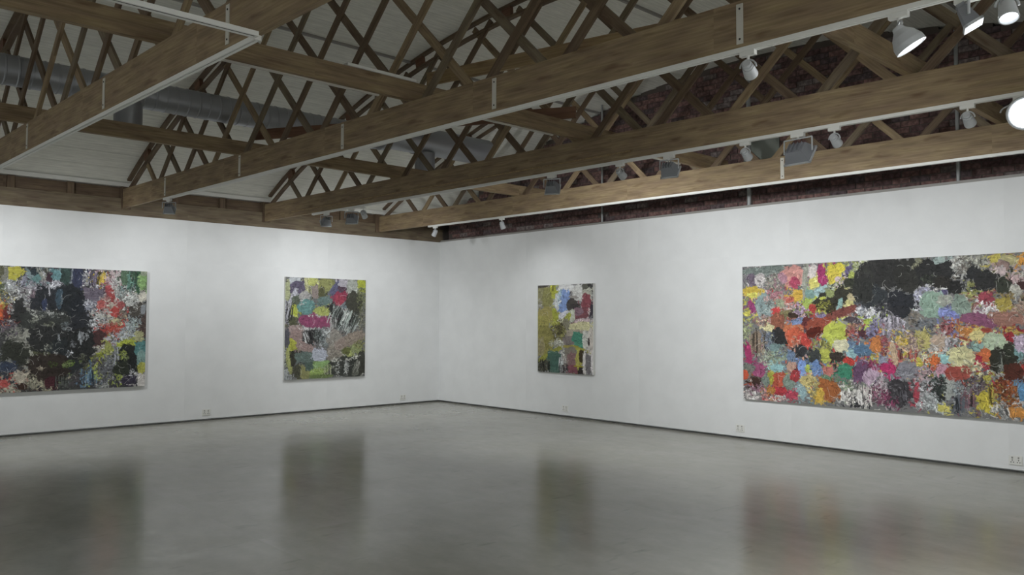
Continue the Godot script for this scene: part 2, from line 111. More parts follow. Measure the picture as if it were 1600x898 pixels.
	[241, 165, 9, 10, 0, 182, 191, 191, 1], [260, 147, 6, 12, 0, 164, 168, 164, 0], [254, 172, 6, 4, 0, 204, 196, 109, 0], [263, 132, 6, 7, 0, 159, 72, 64, 0], [233, 134, 10, 3, -10, 189, 161, 165, 1], [186, 120, 4, 4, 0, 151, 155, 175, 0],
	[278, 86, 6, 4, 0, 200, 137, 82, 0], [289, 89, 7, 5, 0, 214, 202, 144, 0], [293, 102, 9, 4, -10, 144, 175, 168, 0], [307, 96, 10, 9, 0, 182, 198, 171, 0], [297, 110, 6, 6, 10, 198, 111, 72, 0], [286, 115, 7, 5, 15, 166, 56, 72, 0],
	[273, 113, 12, 10, 0, 211, 207, 160, 0], [321, 90, 4, 5, 0, 153, 55, 63, 0], [330, 96, 5, 8, 0, 191, 174, 194, 0], [329, 110, 5, 4, 0, 126, 162, 162, 0], [314, 115, 11, 12, 0, 51, 51, 43, 0], [320, 105, 5, 7, 0, 58, 62, 51, 0],
	[270, 131, 12, 7, -10, 155, 81, 72, 0], [331, 124, 5, 5, 0, 162, 64, 60, 0], [288, 142, 11, 9, 0, 104, 92, 99, 1], [268, 148, 7, 7, 0, 161, 168, 172, 1], [313, 145, 11, 10, 0, 151, 80, 56, 1], [319, 154, 11, 12, 0, 152, 97, 61, 1],
	[332, 148, 4, 9, 0, 107, 154, 194, 0], [296, 161, 6, 10, 0, 202, 187, 80, 0], [298, 135, 4, 3, 0, 181, 173, 87, 0], [270, 166, 6, 10, 0, 91, 96, 103, 2], [281, 162, 5, 10, 0, 120, 92, 100, 2], [327, 170, 8, 5, 0, 208, 145, 78, 0],
	[312, 171, 6, 4, 0, 160, 163, 163, 1], [323, 127, 9, 8, 0, 82, 47, 38, 0], [165, 37, 12, 13, 0, 53, 54, 52, 0], [160, 54, 9, 5, 20, 97, 100, 106, 1], [189, 58, 11, 10, 0, 66, 66, 70, 1], [210, 61, 9, 5, 0, 50, 51, 55, 0],
	[164, 61, 7, 5, 0, 228, 228, 232, 1], [174, 65, 4, 2, 0, 237, 237, 237, 1], [200, 73, 6, 7, 0, 205, 201, 212, 2], [149, 165, 14, 8, 0, 232, 228, 223, 1], [164, 165, 9, 10, -10, 227, 223, 219, 2], [12, 174, 13, 5, 0, 232, 226, 223, 1],
	[51, 175, 20, 3, 0, 231, 223, 218, 1], [33, 122, 4, 7, 0, 175, 177, 161, 1], [240, 165, 9, 10, 0, 210, 213, 213, 1], [233, 152, 5, 7, 10, 201, 201, 204, 1], [250, 146, 6, 12, 20, 68, 74, 71, 1], [201, 156, 8, 9, 0, 86, 84, 88, 1],
	[210, 158, 3, 13, 0, 100, 98, 104, 2], [252, 153, 4, 13, 10, 52, 56, 54, 1], [232, 129, 7, 3, -20, 190, 170, 178, 1], [29, 22, 5, 7, 20, 204, 198, 196, 1], [39, 54, 12, 8, 0, 161, 172, 168, 1], [68, 55, 10, 5, 0, 207, 187, 183, 1],
	[272, 13, 7, 4, -30, 204, 204, 198, 1], [292, 9, 6, 5, 30, 177, 177, 167, 1], [302, 62, 5, 5, 0, 236, 233, 233, 1], [282, 123, 12, 7, -10, 216, 212, 177, 1], [312, 116, 1, 10, 4, 123, 127, 119, 2], [312, 128, 3, 6, 0, 191, 195, 187, 1],
	[316, 171, 3, 6, -15, 204, 200, 196, 2], [123, 58, 7, 7, -40, 64, 61, 44, 1], [78, 100, 8, 7, 0, 212, 161, 141, 1], [219, 99, 16, 10, 0, 188, 168, 144, 1], [303, 154, 4, 12, 0, 176, 160, 82, 2],
]

# ---------------------------------------------------------------- helpers
func numbered(called: String) -> String:
	var n: int = used.get(called, 0)
	used[called] = n + 1
	return called if n == 0 else "%s_%03d" % [called, n]

func st_new() -> SurfaceTool:
	var st := SurfaceTool.new()
	st.begin(Mesh.PRIMITIVE_TRIANGLES)
	return st

func quad(st: SurfaceTool, a: Vector3, b: Vector3, c: Vector3, d: Vector3, n: Vector3, ua := Vector2(0, 0), ub := Vector2(1, 0), uc := Vector2(1, 1), ud := Vector2(0, 1)) -> void:
	var v := [a, b, c, d]
	var u := [ua, ub, uc, ud]
	var order := [0, 1, 2, 0, 2, 3]
	if (b - a).cross(c - a).dot(n) > 0.0:
		order = [0, 2, 1, 0, 3, 2]
	for i in order:
		st.set_normal(n)
		st.set_uv(u[i])
		st.add_vertex(v[i])

# a bar from a to b; w across (along side), h along up; uv: metres along the length
func bar(st: SurfaceTool, a: Vector3, b: Vector3, w: float, h: float, up := Vector3.UP, ends_up := false) -> void:
	var d := (b - a)
	var l := d.length()
	d /= l
	var side := d.cross(up).normalized()
	var u := side.cross(d).normalized()
	var o := rng.randf() * 7.0
	var p := []
	for e in [a, b]:
		for k in [[-1, -1], [1, -1], [1, 1], [-1, 1]]:
			p.append(e + side * (w * 0.5 * k[0]) + u * (h * 0.5 * k[1]))
	var per := [w, h, w, h]
	var nrm := [-u, side, u, -side]
	var v0 := rng.randf() * 3.0
	for i in 4:
		var j: int = (i + 1) % 4
		var pw: float = per[i]
		quad(st, p[i], p[i + 4], p[j + 4], p[j], nrm[i], Vector2(o, v0), Vector2(o + l, v0), Vector2(o + l, v0 + pw), Vector2(o, v0 + pw))
		v0 += pw
	quad(st, p[0], p[1], p[2], p[3], -d, Vector2(0, 0), Vector2(w, 0), Vector2(w, h), Vector2(0, h))
	quad(st, p[4], p[5], p[6], p[7], d, Vector2(0, 0), Vector2(w, 0), Vector2(w, h), Vector2(0, h))

# axis box between two corners, uv in metres
func box(st: SurfaceTool, lo: Vector3, hi: Vector3) -> void:
	var s := hi - lo
	var c := (lo + hi) * 0.5
	if s.x >= s.y and s.x >= s.z:
		bar(st, Vector3(lo.x, c.y, c.z), Vector3(hi.x, c.y, c.z), s.z, s.y)
	elif s.z >= s.y:
		bar(st, Vector3(c.x, c.y, lo.z), Vector3(c.x, c.y, hi.z), s.x, s.y)
	else:
		bar(st, Vector3(c.x, lo.y, c.z), Vector3(c.x, hi.y, c.z), s.z, s.x, Vector3.RIGHT)

# lathe: profile of (distance along axis, radius) swept round the line from a in direction d
func lathe(st: SurfaceTool, a: Vector3, d: Vector3, prof: Array, seg := 20) -> void:
	d = d.normalized()
	var x := d.cross(Vector3.UP if absf(d.y) < 0.9 else Vector3.RIGHT).normalized()
	var y := d.cross(x).normalized()
	for i in prof.size() - 1:
		var p0: Array = prof[i]
		var p1: Array = prof[i + 1]
		for k in seg:
			var t0 := TAU * k / seg
			var t1 := TAU * (k + 1) / seg
			var r0 := x * cos(t0) + y * sin(t0)
			var r1 := x * cos(t1) + y * sin(t1)
			var sl: Vector2 = Vector2(p1[0] - p0[0], p1[1] - p0[1])
			var va: Vector3 = a + d * p0[0] + r0 * p0[1]
			var vb: Vector3 = a + d * p0[0] + r1 * p0[1]
			var vc: Vector3 = a + d * p1[0] + r1 * p1[1]
			var vd: Vector3 = a + d * p1[0] + r0 * p1[1]
			var n0 := (r0 * sl.x - d * sl.y).normalized()
			var n1 := (r1 * sl.x - d * sl.y).normalized()
			var pts := [va, vb, vc, vd]
			var nn := [n0, n1, n1, n0]
			var uv := [Vector2(float(k) / seg, p0[0]), Vector2(float(k + 1) / seg, p0[0]), Vector2(float(k + 1) / seg, p1[0]), Vector2(float(k) / seg, p1[0])]
			var order := [0, 1, 2, 0, 2, 3]
			if (vc - va).cross(vd - vb).dot(n0 + n1) > 0.0:
				order = [0, 2, 1, 0, 3, 2]
			for q in order:
				st.set_normal(nn[q])
				st.set_uv(uv[q])
				st.add_vertex(pts[q])

func tube(st: SurfaceTool, pts: Array, r: float, seg := 8) -> void:
	for i in pts.size() - 1:
		var d: Vector3 = pts[i + 1] - pts[i]
		lathe(st, pts[i], d, [[0.0, 0.0], [0.0, r], [d.length(), r], [d.length(), 0.0]], seg)

func obj(called: String, st: SurfaceTool, m: Material, parent: Node = self) -> MeshInstance3D:
	var o := MeshInstance3D.new()
	o.mesh = st.commit()
	o.material_override = null
	for i in o.mesh.get_surface_count():
		o.mesh.surface_set_material(i, m)
	o.cast_shadow = GeometryInstance3D.SHADOW_CASTING_SETTING_ON
	if parent == self:
		o.name = numbered(called)
	else:
		o.name = called
	parent.add_child(o, true)
	return o

func inst(called: String, mesh: Mesh, m: Material, parent: Node, at: Transform3D) -> MeshInstance3D:
	var o := MeshInstance3D.new()
	o.mesh = mesh
	if m:
		o.material_override = m
	o.name = called
	o.transform = at
	parent.add_child(o, true)
	return o

func tag(o: Node, label: String, category: String, group := "") -> void:
	o.set_meta("label", label)
	o.set_meta("category", category)
	if group:
		o.set_meta("group", group)

func thing(called: String, label: String, category: String, at := Vector3.ZERO, turn := 0.0, group := "") -> Node3D:
	var o := Node3D.new()
	o.name = numbered(called)
	add_child(o, true)
	o.position = at
	o.rotation.y = turn
	tag(o, label, category, group)
	return o

func struct_node(called: String, label: String) -> Node3D:
	var o := Node3D.new()
	o.name = called
	add_child(o, true)
	o.set_meta("kind", "structure")
	o.set_meta("label", label)
	return o

func struct_mesh(called: String, st: SurfaceTool, m: Material, label: String) -> MeshInstance3D:
	var o := obj(called, st, m)
	o.set_meta("kind", "structure")
	o.set_meta("label", label)
	return o

# ---------------------------------------------------------------- materials
func plain(c: Color, rough := 0.6, metal := 0.0) -> StandardMaterial3D:
	var m := StandardMaterial3D.new()
	m.albedo_color = c
	m.roughness = rough
	m.metallic = metal
	return m

func noise_of(freq: float, s: int, oct := 3) -> FastNoiseLite:
	var n := FastNoiseLite.new()
	n.seed = s
	n.frequency = freq
	n.noise_type = FastNoiseLite.TYPE_SIMPLEX_SMOOTH
	n.fractal_octaves = oct
	return n

# an image from a callable that gives a Color for (x, y)
func picture(w: int, h: int, f: Callable) -> Image:
	var im := Image.create(w, h, false, Image.FORMAT_RGB8)
	for y in h:
		for x in w:
			im.set_pixel(x, y, f.call(x, y))
	return im

func tex(im: Image) -> ImageTexture:
	im.generate_mipmaps()
	return ImageTexture.create_from_image(im)

func make_materials() -> void:
	# sawn timber: long grain, knots' stains and grey weathering
	var n1 := noise_of(0.05, 3)
	var n2 := noise_of(0.012, 8)
	var n3 := noise_of(0.02, 21)
	var wood := picture(512, 256, func(x, y):
		var grain: float = n1.get_noise_2d(x * 0.16, y * 2.2)
		var broad: float = n2.get_noise_2d(x * 0.7, y * 1.6)
		var stain: float = clampf(n3.get_noise_2d(x * 0.5 + 300.0, y * 1.2) * 2.0 - 0.55, 0.0, 1.0)
		var v: float = 0.86 + 0.10 * grain + 0.13 * broad
		var c := Color(v, v * (0.985 + 0.03 * broad), v * (0.95 + 0.05 * grain))
		return c.lerp(Color(0.52, 0.42, 0.34), stain * 0.45).clamp())
	var wt := tex(wood)
	var tints := {"wood": Color(0.61, 0.535, 0.43), "wood_pale": Color(0.68, 0.59, 0.45), "wood_dark": Color(0.46, 0.39, 0.32), "wood_grey": Color(0.50, 0.45, 0.38), "wood_red": Color(0.50, 0.37, 0.30)}
	for k in tints:
		var m := plain(tints[k], 0.75)
		m.albedo_texture = wt
		m.uv1_scale = Vector3(0.45, 1.9, 1)
		mat[k] = m
	# white painted plasterboard, faintly rolled
	var nw := noise_of(0.02, 5, 4)
	var wallim := picture(256, 256, func(x, y):
		var v: float = 0.955 + 0.02 * nw.get_noise_2d(x, y)
		return Color(v, v, v))
	var mw := plain(Color(0.91, 0.915, 0.915), 0.85)
	mw.albedo_texture = tex(wallim)
	mw.uv1_triplanar = true
	mw.uv1_world_triplanar = true
	mw.uv1_scale = Vector3(0.4, 0.4, 0.4)
	mat["wall"] = mw
	# polished screed: cloudy grey with trowel sweeps and small scuffs
	var f1 := noise_of(0.006, 31, 4)
	var f2 := noise_of(0.03, 32, 3)
	var f3 := noise_of(0.11, 33, 2)
	var floorim := picture(1024, 1024, func(x, y):
		var cloud: float = f1.get_noise_2d(x, y)
		var sweep: float = f2.get_noise_2d(x * 0.5 + y * 0.3, y * 1.1 - x * 0.25)
		var speck: float = f3.get_noise_2d(x, y)
		var scuff: float = clampf(f2.get_noise_2d(x * 1.6 + 900.0, y * 0.35 + 400.0) * 2.2 - 1.05, 0.0, 1.0)
		var v: float = 0.81 + 0.05 * cloud + 0.03 * sweep + 0.012 * speck - 0.13 * scuff
		return Color(v, v, v * (0.985 + 0.02 * cloud)).clamp())
	var rough := picture(512, 512, func(x, y):
		var v: float = 0.5 + 0.14 * f1.get_noise_2d(x * 2.0 + 50.0, y * 2.0) + 0.08 * f2.get_noise_2d(x * 2.0, y * 2.0)
		return Color(v, v, v).clamp())
	var mf := plain(Color(0.73, 0.725, 0.69), 0.40)
	mf.albedo_texture = tex(floorim)
	mf.roughness_texture = tex(rough)
	mf.roughness_texture_channel = BaseMaterial3D.TEXTURE_CHANNEL_RED
	mf.metallic_specular = 0.5
	mf.uv1_scale = Vector3(0.14, 0.14, 1)
	mat["floor"] = mf
	# bricks
	var nb := noise_of(0.05, 44, 4)
	var brickim := picture(128, 128, func(x, y):
		var v: float = 0.82 + 0.3 * nb.get_noise_2d(x, y)
		return Color(v, v * 0.98, v).clamp())
	var bt := tex(brickim)
	var bc := [Color(0.52, 0.42, 0.40), Color(0.45, 0.36, 0.35), Color(0.57, 0.45, 0.42), Color(0.42, 0.37, 0.37), Color(0.56, 0.52, 0.50)]
	for i in bc.size():
		var m := plain(bc[i], 0.9)
		m.albedo_texture = bt
		m.uv1_triplanar = true
		m.uv1_world_triplanar = true
		m.uv1_scale = Vector3(2.3, 2.3, 2.3)
		mat["brick%d" % i] = m
	mat["mortar"] = plain(Color(0.36, 0.33, 0.31), 0.95)
	# white boarded roof lining
	var nr := noise_of(0.05, 51, 3)
	var roofim := picture(256, 256, func(x, y):
		var v: float = 0.93 + 0.05 * nr.get_noise_2d(x * 0.15, y) + 0.04 * nr.get_noise_2d(x * 0.6 + 99.0, y * 0.6)
		if y % 32 < 2:
			v -= 0.05
		return Color(v, v, v * 0.985).clamp())
	var mr := plain(Color(0.97, 0.97, 0.95), 0.8)
	mr.albedo_texture = tex(roofim)
	mr.uv1_scale = Vector3(0.5, 2.2, 1)
	mat["roof"] = mr
	mat["white"] = plain(Color(0.86, 0.86, 0.84), 0.45)
	mat["offwhite"] = plain(Color(0.76, 0.75, 0.71), 0.6)
	mat["black"] = plain(Color(0.10, 0.10, 0.10), 0.7)
	mat["hole"] = plain(Color(0.22, 0.22, 0.22), 0.8)
	mat["ledge"] = plain(Color(0.58, 0.57, 0.55), 0.55)
	mat["steel"] = plain(Color(0.62, 0.63, 0.63), 0.5, 0.3)
	mat["galv"] = plain(Color(0.62, 0.63, 0.65), 0.42, 0.6)
	mat["lamp"] = plain(Color(0.72, 0.73, 0.74), 0.6, 0.0)
	mat["lampgrey"] = plain(Color(0.50, 0.51, 0.53), 0.7, 0.0)
	mat["canvas"] = plain(Color(0.80, 0.80, 0.78), 0.85)
	mat["panel"] = plain(Color(0.47, 0.49, 0.46), 0.7)
	mat["unlit"] = plain(Color(0.75, 0.77, 0.79), 0.15)
	for k in [["glow", 3.0], ["glow_dim", 1.2]]:
		var e := plain(Color(1, 1, 1), 0.3)
		e.emission_enabled = true
		e.emission = Color(0.95, 0.98, 1.0)
		e.emission_energy_multiplier = k[1]
		mat[k[0]] = e

# ---------------------------------------------------------------- the paintings' brushwork
class Canvas:
	var w: int
	var h: int
	var k: float
	var px := PackedByteArray()
	var hi := PackedByteArray()
	var edge: FastNoiseLite
	var r := RandomNumberGenerator.new()
	func put(x: int, y: int, cr: float, cg: float, cb: float, a: float, z: int) -> void:
		if x < 0 or y < 0 or x >= w or y >= h:
			return
		var i := y * w + x
		var j := i * 3
		px[j] = clampi(int(px[j] + (cr - px[j]) * a), 0, 255)
		px[j + 1] = clampi(int(px[j + 1] + (cg - px[j + 1]) * a), 0, 255)
		px[j + 2] = clampi(int(px[j + 2] + (cb - px[j + 2]) * a), 0, 255)
		hi[i] = clampi(z, 0, 255)
	func stroke(cx: float, cy: float, l: float, wd: float, ang: float, col: Vector3, bend := 0.0, a := 0.9) -> void:
		var n := maxi(2, int(l))
		var hw := maxi(0, int(wd * 0.5))
		var x := cx - cos(ang) * l * 0.5
		var y := cy - sin(ang) * l * 0.5
		var t := ang - bend * 0.5
		var hz := r.randi_range(110, 190)
		for s in n:
			x += cos(t)
			y += sin(t)
			t += bend / n
			for q in range(-hw, hw + 1):
				var f := 1.0 + 0.09 * sin(q * 2.1 + hz)
				put(int(x - sin(t) * q), int(y + cos(t) * q), col.x * f, col.y * f, col.z * f, a, hz + int(22.0 * sin(q * 1.7)))
	func contour(cx: float, cy: float, rx: float, ry: float, ang: float, t0: float, sweep: float, col: Vector3, wd: float) -> void:
		var n := int(sweep * maxf(rx, ry)) + 3
		var hw := maxi(0, int(wd * 0.5))
		for s in n:
			var t := t0 + sweep * s / n
			var e := 1.0 + 0.22 * edge.get_noise_2d(t * 60.0 + cx, cy)
			var p := Vector2(cos(t) * rx * e, sin(t) * ry * e).rotated(ang)
			for q in range(-hw, hw + 1):
				for v in range(-hw, hw + 1):
					put(int(cx + p.x) + q, int(cy + p.y) + v, col.x, col.y, col.z, 0.7, 190)
	func blob(cx: float, cy: float, rx: float, ry: float, ang: float, col: Vector3) -> void:
		var ext := int(maxf(rx, ry) * 1.25) + 2
		var ca := cos(ang)
		var sa := sin(ang)
		var hz := r.randi_range(90, 180)
		var rot := r.randf() * 3.0
		for yy in range(int(cy) - ext, int(cy) + ext):
			if yy < 0 or yy >= h:
				continue
			for xx in range(int(cx) - ext, int(cx) + ext):
				if xx < 0 or xx >= w:
					continue
				var dx := xx - cx
				var dy := yy - cy
				var u := (dx * ca + dy * sa) / rx
				var v := (-dx * sa + dy * ca) / ry
				# between an ellipse and a box, with a ragged edge
				var d := pow(pow(absf(u), 2.6) + pow(absf(v), 2.6), 0.3846)
				if d > 1.4:
					continue
				var e := edge.get_noise_2d(xx * 1.0, yy * 1.0)
				if d + 0.20 * e + 0.34 * edge.get_noise_2d(u * 17.0 + rot * 300.0, v * 17.0) < 1.0:
					var f := 1.0 + 0.13 * edge.get_noise_2d(u * 9.0 + rot * 100.0, v * 60.0) + 0.10 * e
					put(xx, yy, col.x * f, col.y * f, col.z * f, 0.96, hz + int(40.0 * e))

func colour_of(q: Array) -> Vector3:
	return Vector3(q[5], q[6], q[7])

func brushwork(rows: Array, wcm: float, hcm: float, s: int, loose: float, ground: int) -> StandardMaterial3D:
	var c := Canvas.new()
	c.k = 2.8
	c.w = int(wcm * c.k)
	c.h = int(hcm * c.k)
	c.r.seed = s
	c.edge = noise_of(0.045, s, 4)
	c.px.resize(c.w * c.h * 3)
	c.px.fill(ground)
	c.hi.resize(c.w * c.h)
	c.hi.fill(80)
	var k := c.k
	# loose dabs of neighbouring colours beneath
	for i in int(wcm * hcm / 7.0):
		var q: Array = rows[c.r.randi() % rows.size()]
		var col := colour_of(q) * c.r.randf_range(0.8, 1.1)
		c.stroke((q[0] + c.r.randfn(0.0, 9.0)) * k, (q[1] + c.r.randfn(0.0, 9.0)) * k, c.r.randf_range(3, 10) * k, c.r.randf_range(0.8, 2.6) * k, c.r.randf() * PI, col, c.r.randf_range(-1.2, 1.2))
	# where the list does not reach (outside the picture's frame) carry its colours on
	for i in int(wcm * 0.5):
		var x := c.r.randf() * wcm
		var far := 1e9
		for q in rows:
			far = minf(far, absf(q[0] - x) - q[2])
		if far > 6.0:
			var q: Array = rows[c.r.randi() % rows.size()]
			for j in 6:
				c.blob(x * k, c.r.randf() * hcm * k, c.r.randf_range(4, 11) * k, c.r.randf_range(4, 11) * k, c.r.randf() * PI, colour_of(rows[c.r.randi() % rows.size()]))
	for q in rows:
		var col := colour_of(q)
		var cx: float = q[0] * k
		var cy: float = q[1] * k
		var rx: float = q[2] * k
		var ry: float = q[3] * k
		var an := deg_to_rad(q[4])
		if q[8] == 0:
			c.blob(cx, cy, rx * 1.10, ry * 1.10, an, col)
			# the brush's own streaks within the patch, then a broken drawn contour
			var along := an if rx > ry else an + PI * 0.5
			for i in 3 + int(rx * ry / (k * k) / 5.0):
				var t := c.r.randf() * TAU
				var d := sqrt(c.r.randf()) * 0.85
				var p := Vector2(cos(t) * d * rx, sin(t) * d * ry).rotated(an)
				c.stroke(cx + p.x, cy + p.y, c.r.randf_range(2.0, 6.0) * k, c.r.randf_range(0.3, 0.9) * k, along + c.r.randfn(0.0, 0.35), col * c.r.randf_range(0.68, 1.2), c.r.randf_range(-0.7, 0.7), 0.8)
			if c.r.randf() < loose * 0.8:
				for i in c.r.randi_range(1, 3):
					var dark := c.r.randf() < 0.62
					c.contour(cx, cy, rx * c.r.randf_range(0.85, 1.2), ry * c.r.randf_range(0.85, 1.2), an, c.r.randf() * TAU, c.r.randf_range(0.8, 2.8), Vector3(52, 48, 48) if dark else Vector3(200, 198, 192), 0.45 * k)
		elif q[8] == 1:
			# broken dabs, the ground showing between
			for i in int(6 + rx * ry / (k * k) * 0.55):
				var t := c.r.randf() * TAU
				var d := sqrt(c.r.randf())
				var p := Vector2(cos(t) * d * rx, sin(t) * d * ry).rotated(an)
				var f := c.r.randf_range(0.55, 1.18)
				c.stroke(cx + p.x, cy + p.y, c.r.randf_range(1.5, 5.0) * k, c.r.randf_range(0.8, 2.0) * k, an + c.r.randfn(0.4, 0.9), col * f, c.r.randf_range(-1.6, 1.6))
		else:
			# streaks drawn along the length of the patch
			for i in int(3 + rx / k * 1.3):
				var f := 0.45 if i % 3 == 0 else c.r.randf_range(0.85, 1.2)
				var p := Vector2(c.r.randf_range(-1, 1) * rx, c.r.randfn(0.0, 0.15) * ry).rotated(an)
				c.stroke(cx + p.x, cy + p.y, ry * c.r.randf_range(1.0, 1.8), c.r.randf_range(0.8, 1.8) * k, an + PI * 0.5 + c.r.randfn(0.0, 0.08), col * f, c.r.randf_range(-0.25, 0.25))
	# short strokes that drag the wet colours into each other
	for i in int(wcm * hcm / 6.0 * loose):
		var x := c.r.randi_range(1, c.w - 2)
		var y := c.r.randi_range(1, c.h - 2)
		var j := (y * c.w + x) * 3
		var f := c.r.randf_range(0.72, 1.25)
		c.stroke(x, y, c.r.randf_range(1.5, 6) * k, c.r.randf_range(0.3, 1.1) * k, c.r.randf() * PI, Vector3(c.px[j], c.px[j + 1], c.px[j + 2]) * f, c.r.randf_range(-1.5, 1.5), 0.85)
	# thin drawn lines and flecks
	for i in int(wcm * hcm / 110.0 * loose):
		var dark := c.r.randf() < 0.6
		var col := Vector3(40, 38, 40) if dark else Vector3(225, 224, 220)
		c.stroke(c.r.randf() * c.w, c.r.randf() * c.h, c.r.randf_range(3, 14) * k, 0.6 * k, c.r.randf() * PI, col, c.r.randf_range(-3.0, 3.0), 0.75)
	var im := Image.create_from_data(c.w, c.h, false, Image.FORMAT_RGB8, c.px)
	var hm := Image.create_from_data(c.w, c.h, false, Image.FORMAT_L8, c.hi)
	hm.convert(Image.FORMAT_RGBA8)
	hm.bump_map_to_normal_map(1.5)
	var m := plain(Color(1, 1, 1), 0.65)
	m.metallic_specular = 0.3
	m.albedo_texture = tex(im)
	m.normal_enabled = true
	m.normal_texture = tex(hm)
	m.normal_scale = 0.5
	return m

# a stretched canvas; local x to the viewer's right, z out of the wall
func painting(at: Vector3, turn: float, w: float, h: float, m: Material, label: String, s := 0) -> void:
	var t := thing("painting", label, "painting", at, turn, "abstract paintings on the white walls")
	var d := 0.045
	var st := st_new()
	quad(st, Vector3(-w / 2, 0, d), Vector3(w / 2, 0, d), Vector3(w / 2, h, d), Vector3(-w / 2, h, d), Vector3(0, 0, 1), Vector2(0, 1), Vector2(1, 1), Vector2(1, 0), Vector2(0, 0))
	obj("painted_face", st, m, t)
	# turned edges of the canvas, with a slight bevel to the face
	st = st_new()
	var b := 0.004
	for e in [[Vector3(0, 0, 0), Vector3(w, 0.0, 0)], [Vector3(0, h, 0), Vector3(w, h, 0)]]:
		var yy: float = e[0].y
		var sy := 1.0 if yy > 0.0 else -1.0
		quad(st, Vector3(-w / 2, yy, 0.006), Vector3(w / 2, yy, 0.006), Vector3(w / 2, yy, d), Vector3(-w / 2, yy, d), Vector3(0, sy, 0))
	for sx in [-1.0, 1.0]:
		quad(st, Vector3(sx * w / 2, 0, 0.006), Vector3(sx * w / 2, h, 0.006), Vector3(sx * w / 2, h, d), Vector3(sx * w / 2, 0, d), Vector3(sx, 0, 0))
	obj("canvas_edge", st, mat.canvas, t)
	# the stretcher behind
	st = st_new()
	for yy in [b + 0.03, h - b - 0.03]:
		bar(st, Vector3(-w / 2 + 0.002, yy, 0.016), Vector3(w / 2 - 0.002, yy, 0.016), 0.03, 0.05)
	for xx in [-w / 2 + 0.03, w / 2 - 0.03]:
		bar(st, Vector3(xx, 0.06, 0.016), Vector3(xx, h - 0.06, 0.016), 0.03, 0.05, Vector3.RIGHT)
	obj("stretcher", st, mat.wood_pale, t)

# ---------------------------------------------------------------- trusses
func arc(s: float, down := 0.0) -> float:
	return APEX - RAD + sqrt(maxf(0.0, pow(RAD - down, 2) - pow(s - SPAN / 2, 2)))

func truss(i: int, label: String, with_straps: bool) -> Node3D:
	var t := thing("lattice_truss", label, "roof truss", Vector3(0, HB, TZ[i]), deg_to_rad(TURN), "timber lattice roof trusses")
	# bottom chord: one deep plank, the lattice nailed to its back
	var sc := st_new()
	box(sc, Vector3(0.005, 0.0, -0.045), Vector3(SPAN, CH, 0.0))
	obj("bottom_chord", sc, mat.wood, t)
	# top chord: two curved battens above each other with packing blocks
	for lay in [[0.0, 0.034], [0.15, 0.034]]:
		var st := st_new()
		var n := 30
		var prev := Vector3.ZERO
		for q in n + 1:
			var s := 0.05 + (SPAN - 0.1) * q / n
			var p := Vector3(s, arc(s, lay[0] + 0.017) - HB, -0.07)
			if q > 0 and (p.y > CH + 0.03 or prev.y > CH + 0.03):
				var d: Vector3 = (p - prev).normalized() * 0.004
				bar(st, prev - d, p + d, 0.06, lay[1])
			prev = p
		obj("top_chord", st, mat.wood_dark, t)
	# lattice members, in two layers
	for dirn in [1.0, -1.0]:
		for k in 18:
			var s0: float = (1.25 if dirn > 0.0 else 1.01) + 0.83 * k
			if s0 > SPAN - 0.4:
				continue
			var len := 0.0
			while len < 3.0:
				var s: float = s0 + dirn * len
				if s < 0.1 or s > SPAN - 0.1 or HB + CH + len > arc(s, 0.10):
					break
				len += 0.02
			if len < 0.12:
				continue
			var st := st_new()
			var zc := -0.0585 if dirn > 0.0 else -0.085
			bar(st, Vector3(s0 - dirn * 0.2, CH - 0.2, zc), Vector3(s0 + dirn * len, CH + len, zc), 0.026, 0.076)
			obj("lattice_member", st, [mat.wood_dark, mat.wood_grey, mat.wood, mat.wood_dark][(k * 7 + i * 3 + int(dirn)) % 4], t)
	# packing blocks where members meet the top chord
	for k in 8:
		var s := 0.75 + 1.66 * k
		if s > SPAN - 0.5:
			continue
		var st := st_new()
		var a := Vector3(s - 0.07, arc(s - 0.07, 0.092) - HB, -0.07)
		var b := Vector3(s + 0.07, arc(s + 0.07, 0.092) - HB, -0.07)
		bar(st, a, b, 0.055, 0.114)
		obj("packing_block", st, mat.wood_red, t)
	# flat white splice straps on the near face
	if with_straps:
		for k in 6:
			if i == 3 and k != 3:
				continue
			var s := 1.56 + 2.15 * k
			var st := st_new()
			box(st, Vector3(s - 0.022, 0.02, 0.0), Vector3(s + 0.022, CH - 0.02, 0.005))
			var sp := obj("splice_strap", st, mat.offwhite, t)
			for y in [0.05, CH - 0.05]:
				st = st_new()
				lathe(st, Vector3(s, y, 0.005), Vector3.BACK, [[0.0, 0.007], [0.003, 0.006], [0.004, 0.0]], 8)
				obj("bolt", st, mat.black, sp)
	return t

func on_truss(i: int, s: float, y: float, off := 0.0) -> Vector3:
	var b := Basis(Vector3.UP, deg_to_rad(TURN))
	return Vector3(0, y, TZ[i]) + b * Vector3(s, 0, off)

func track(i: int, s0: float, s1: float, label: String) -> void:
	var t := thing("lighting_track", label, "lighting track", Vector3(0, HB, TZ[i]), deg_to_rad(TURN), "white lighting tracks under the trusses")
	var st := st_new()
	box(st, Vector3(s0, -0.028, -0.014), Vector3(s1, 0.0, -0.002))
	box(st, Vector3(s0, -0.028, -0.043), Vector3(s1, 0.0, -0.022))
	obj("channel", st, mat.white, t)
	st = st_new()
	box(st, Vector3(s0 + 0.01, -0.022, -0.022), Vector3(s1 - 0.01, 0.0, -0.014))
	obj("conductor_slot", st, mat.black, t)
	for s in [s0, s1]:
		st = st_new()
		box(st, Vector3(s - 0.008, -0.030, -0.045), Vector3(s + 0.008, 0.0, 0.0))
		obj("end_cap", st, mat.white, t)

# ---------------------------------------------------------------- lamps
func aim(from: Vector3, to: Vector3) -> Basis:
	return Basis.looking_at((to - from).normalized(), Vector3.UP)

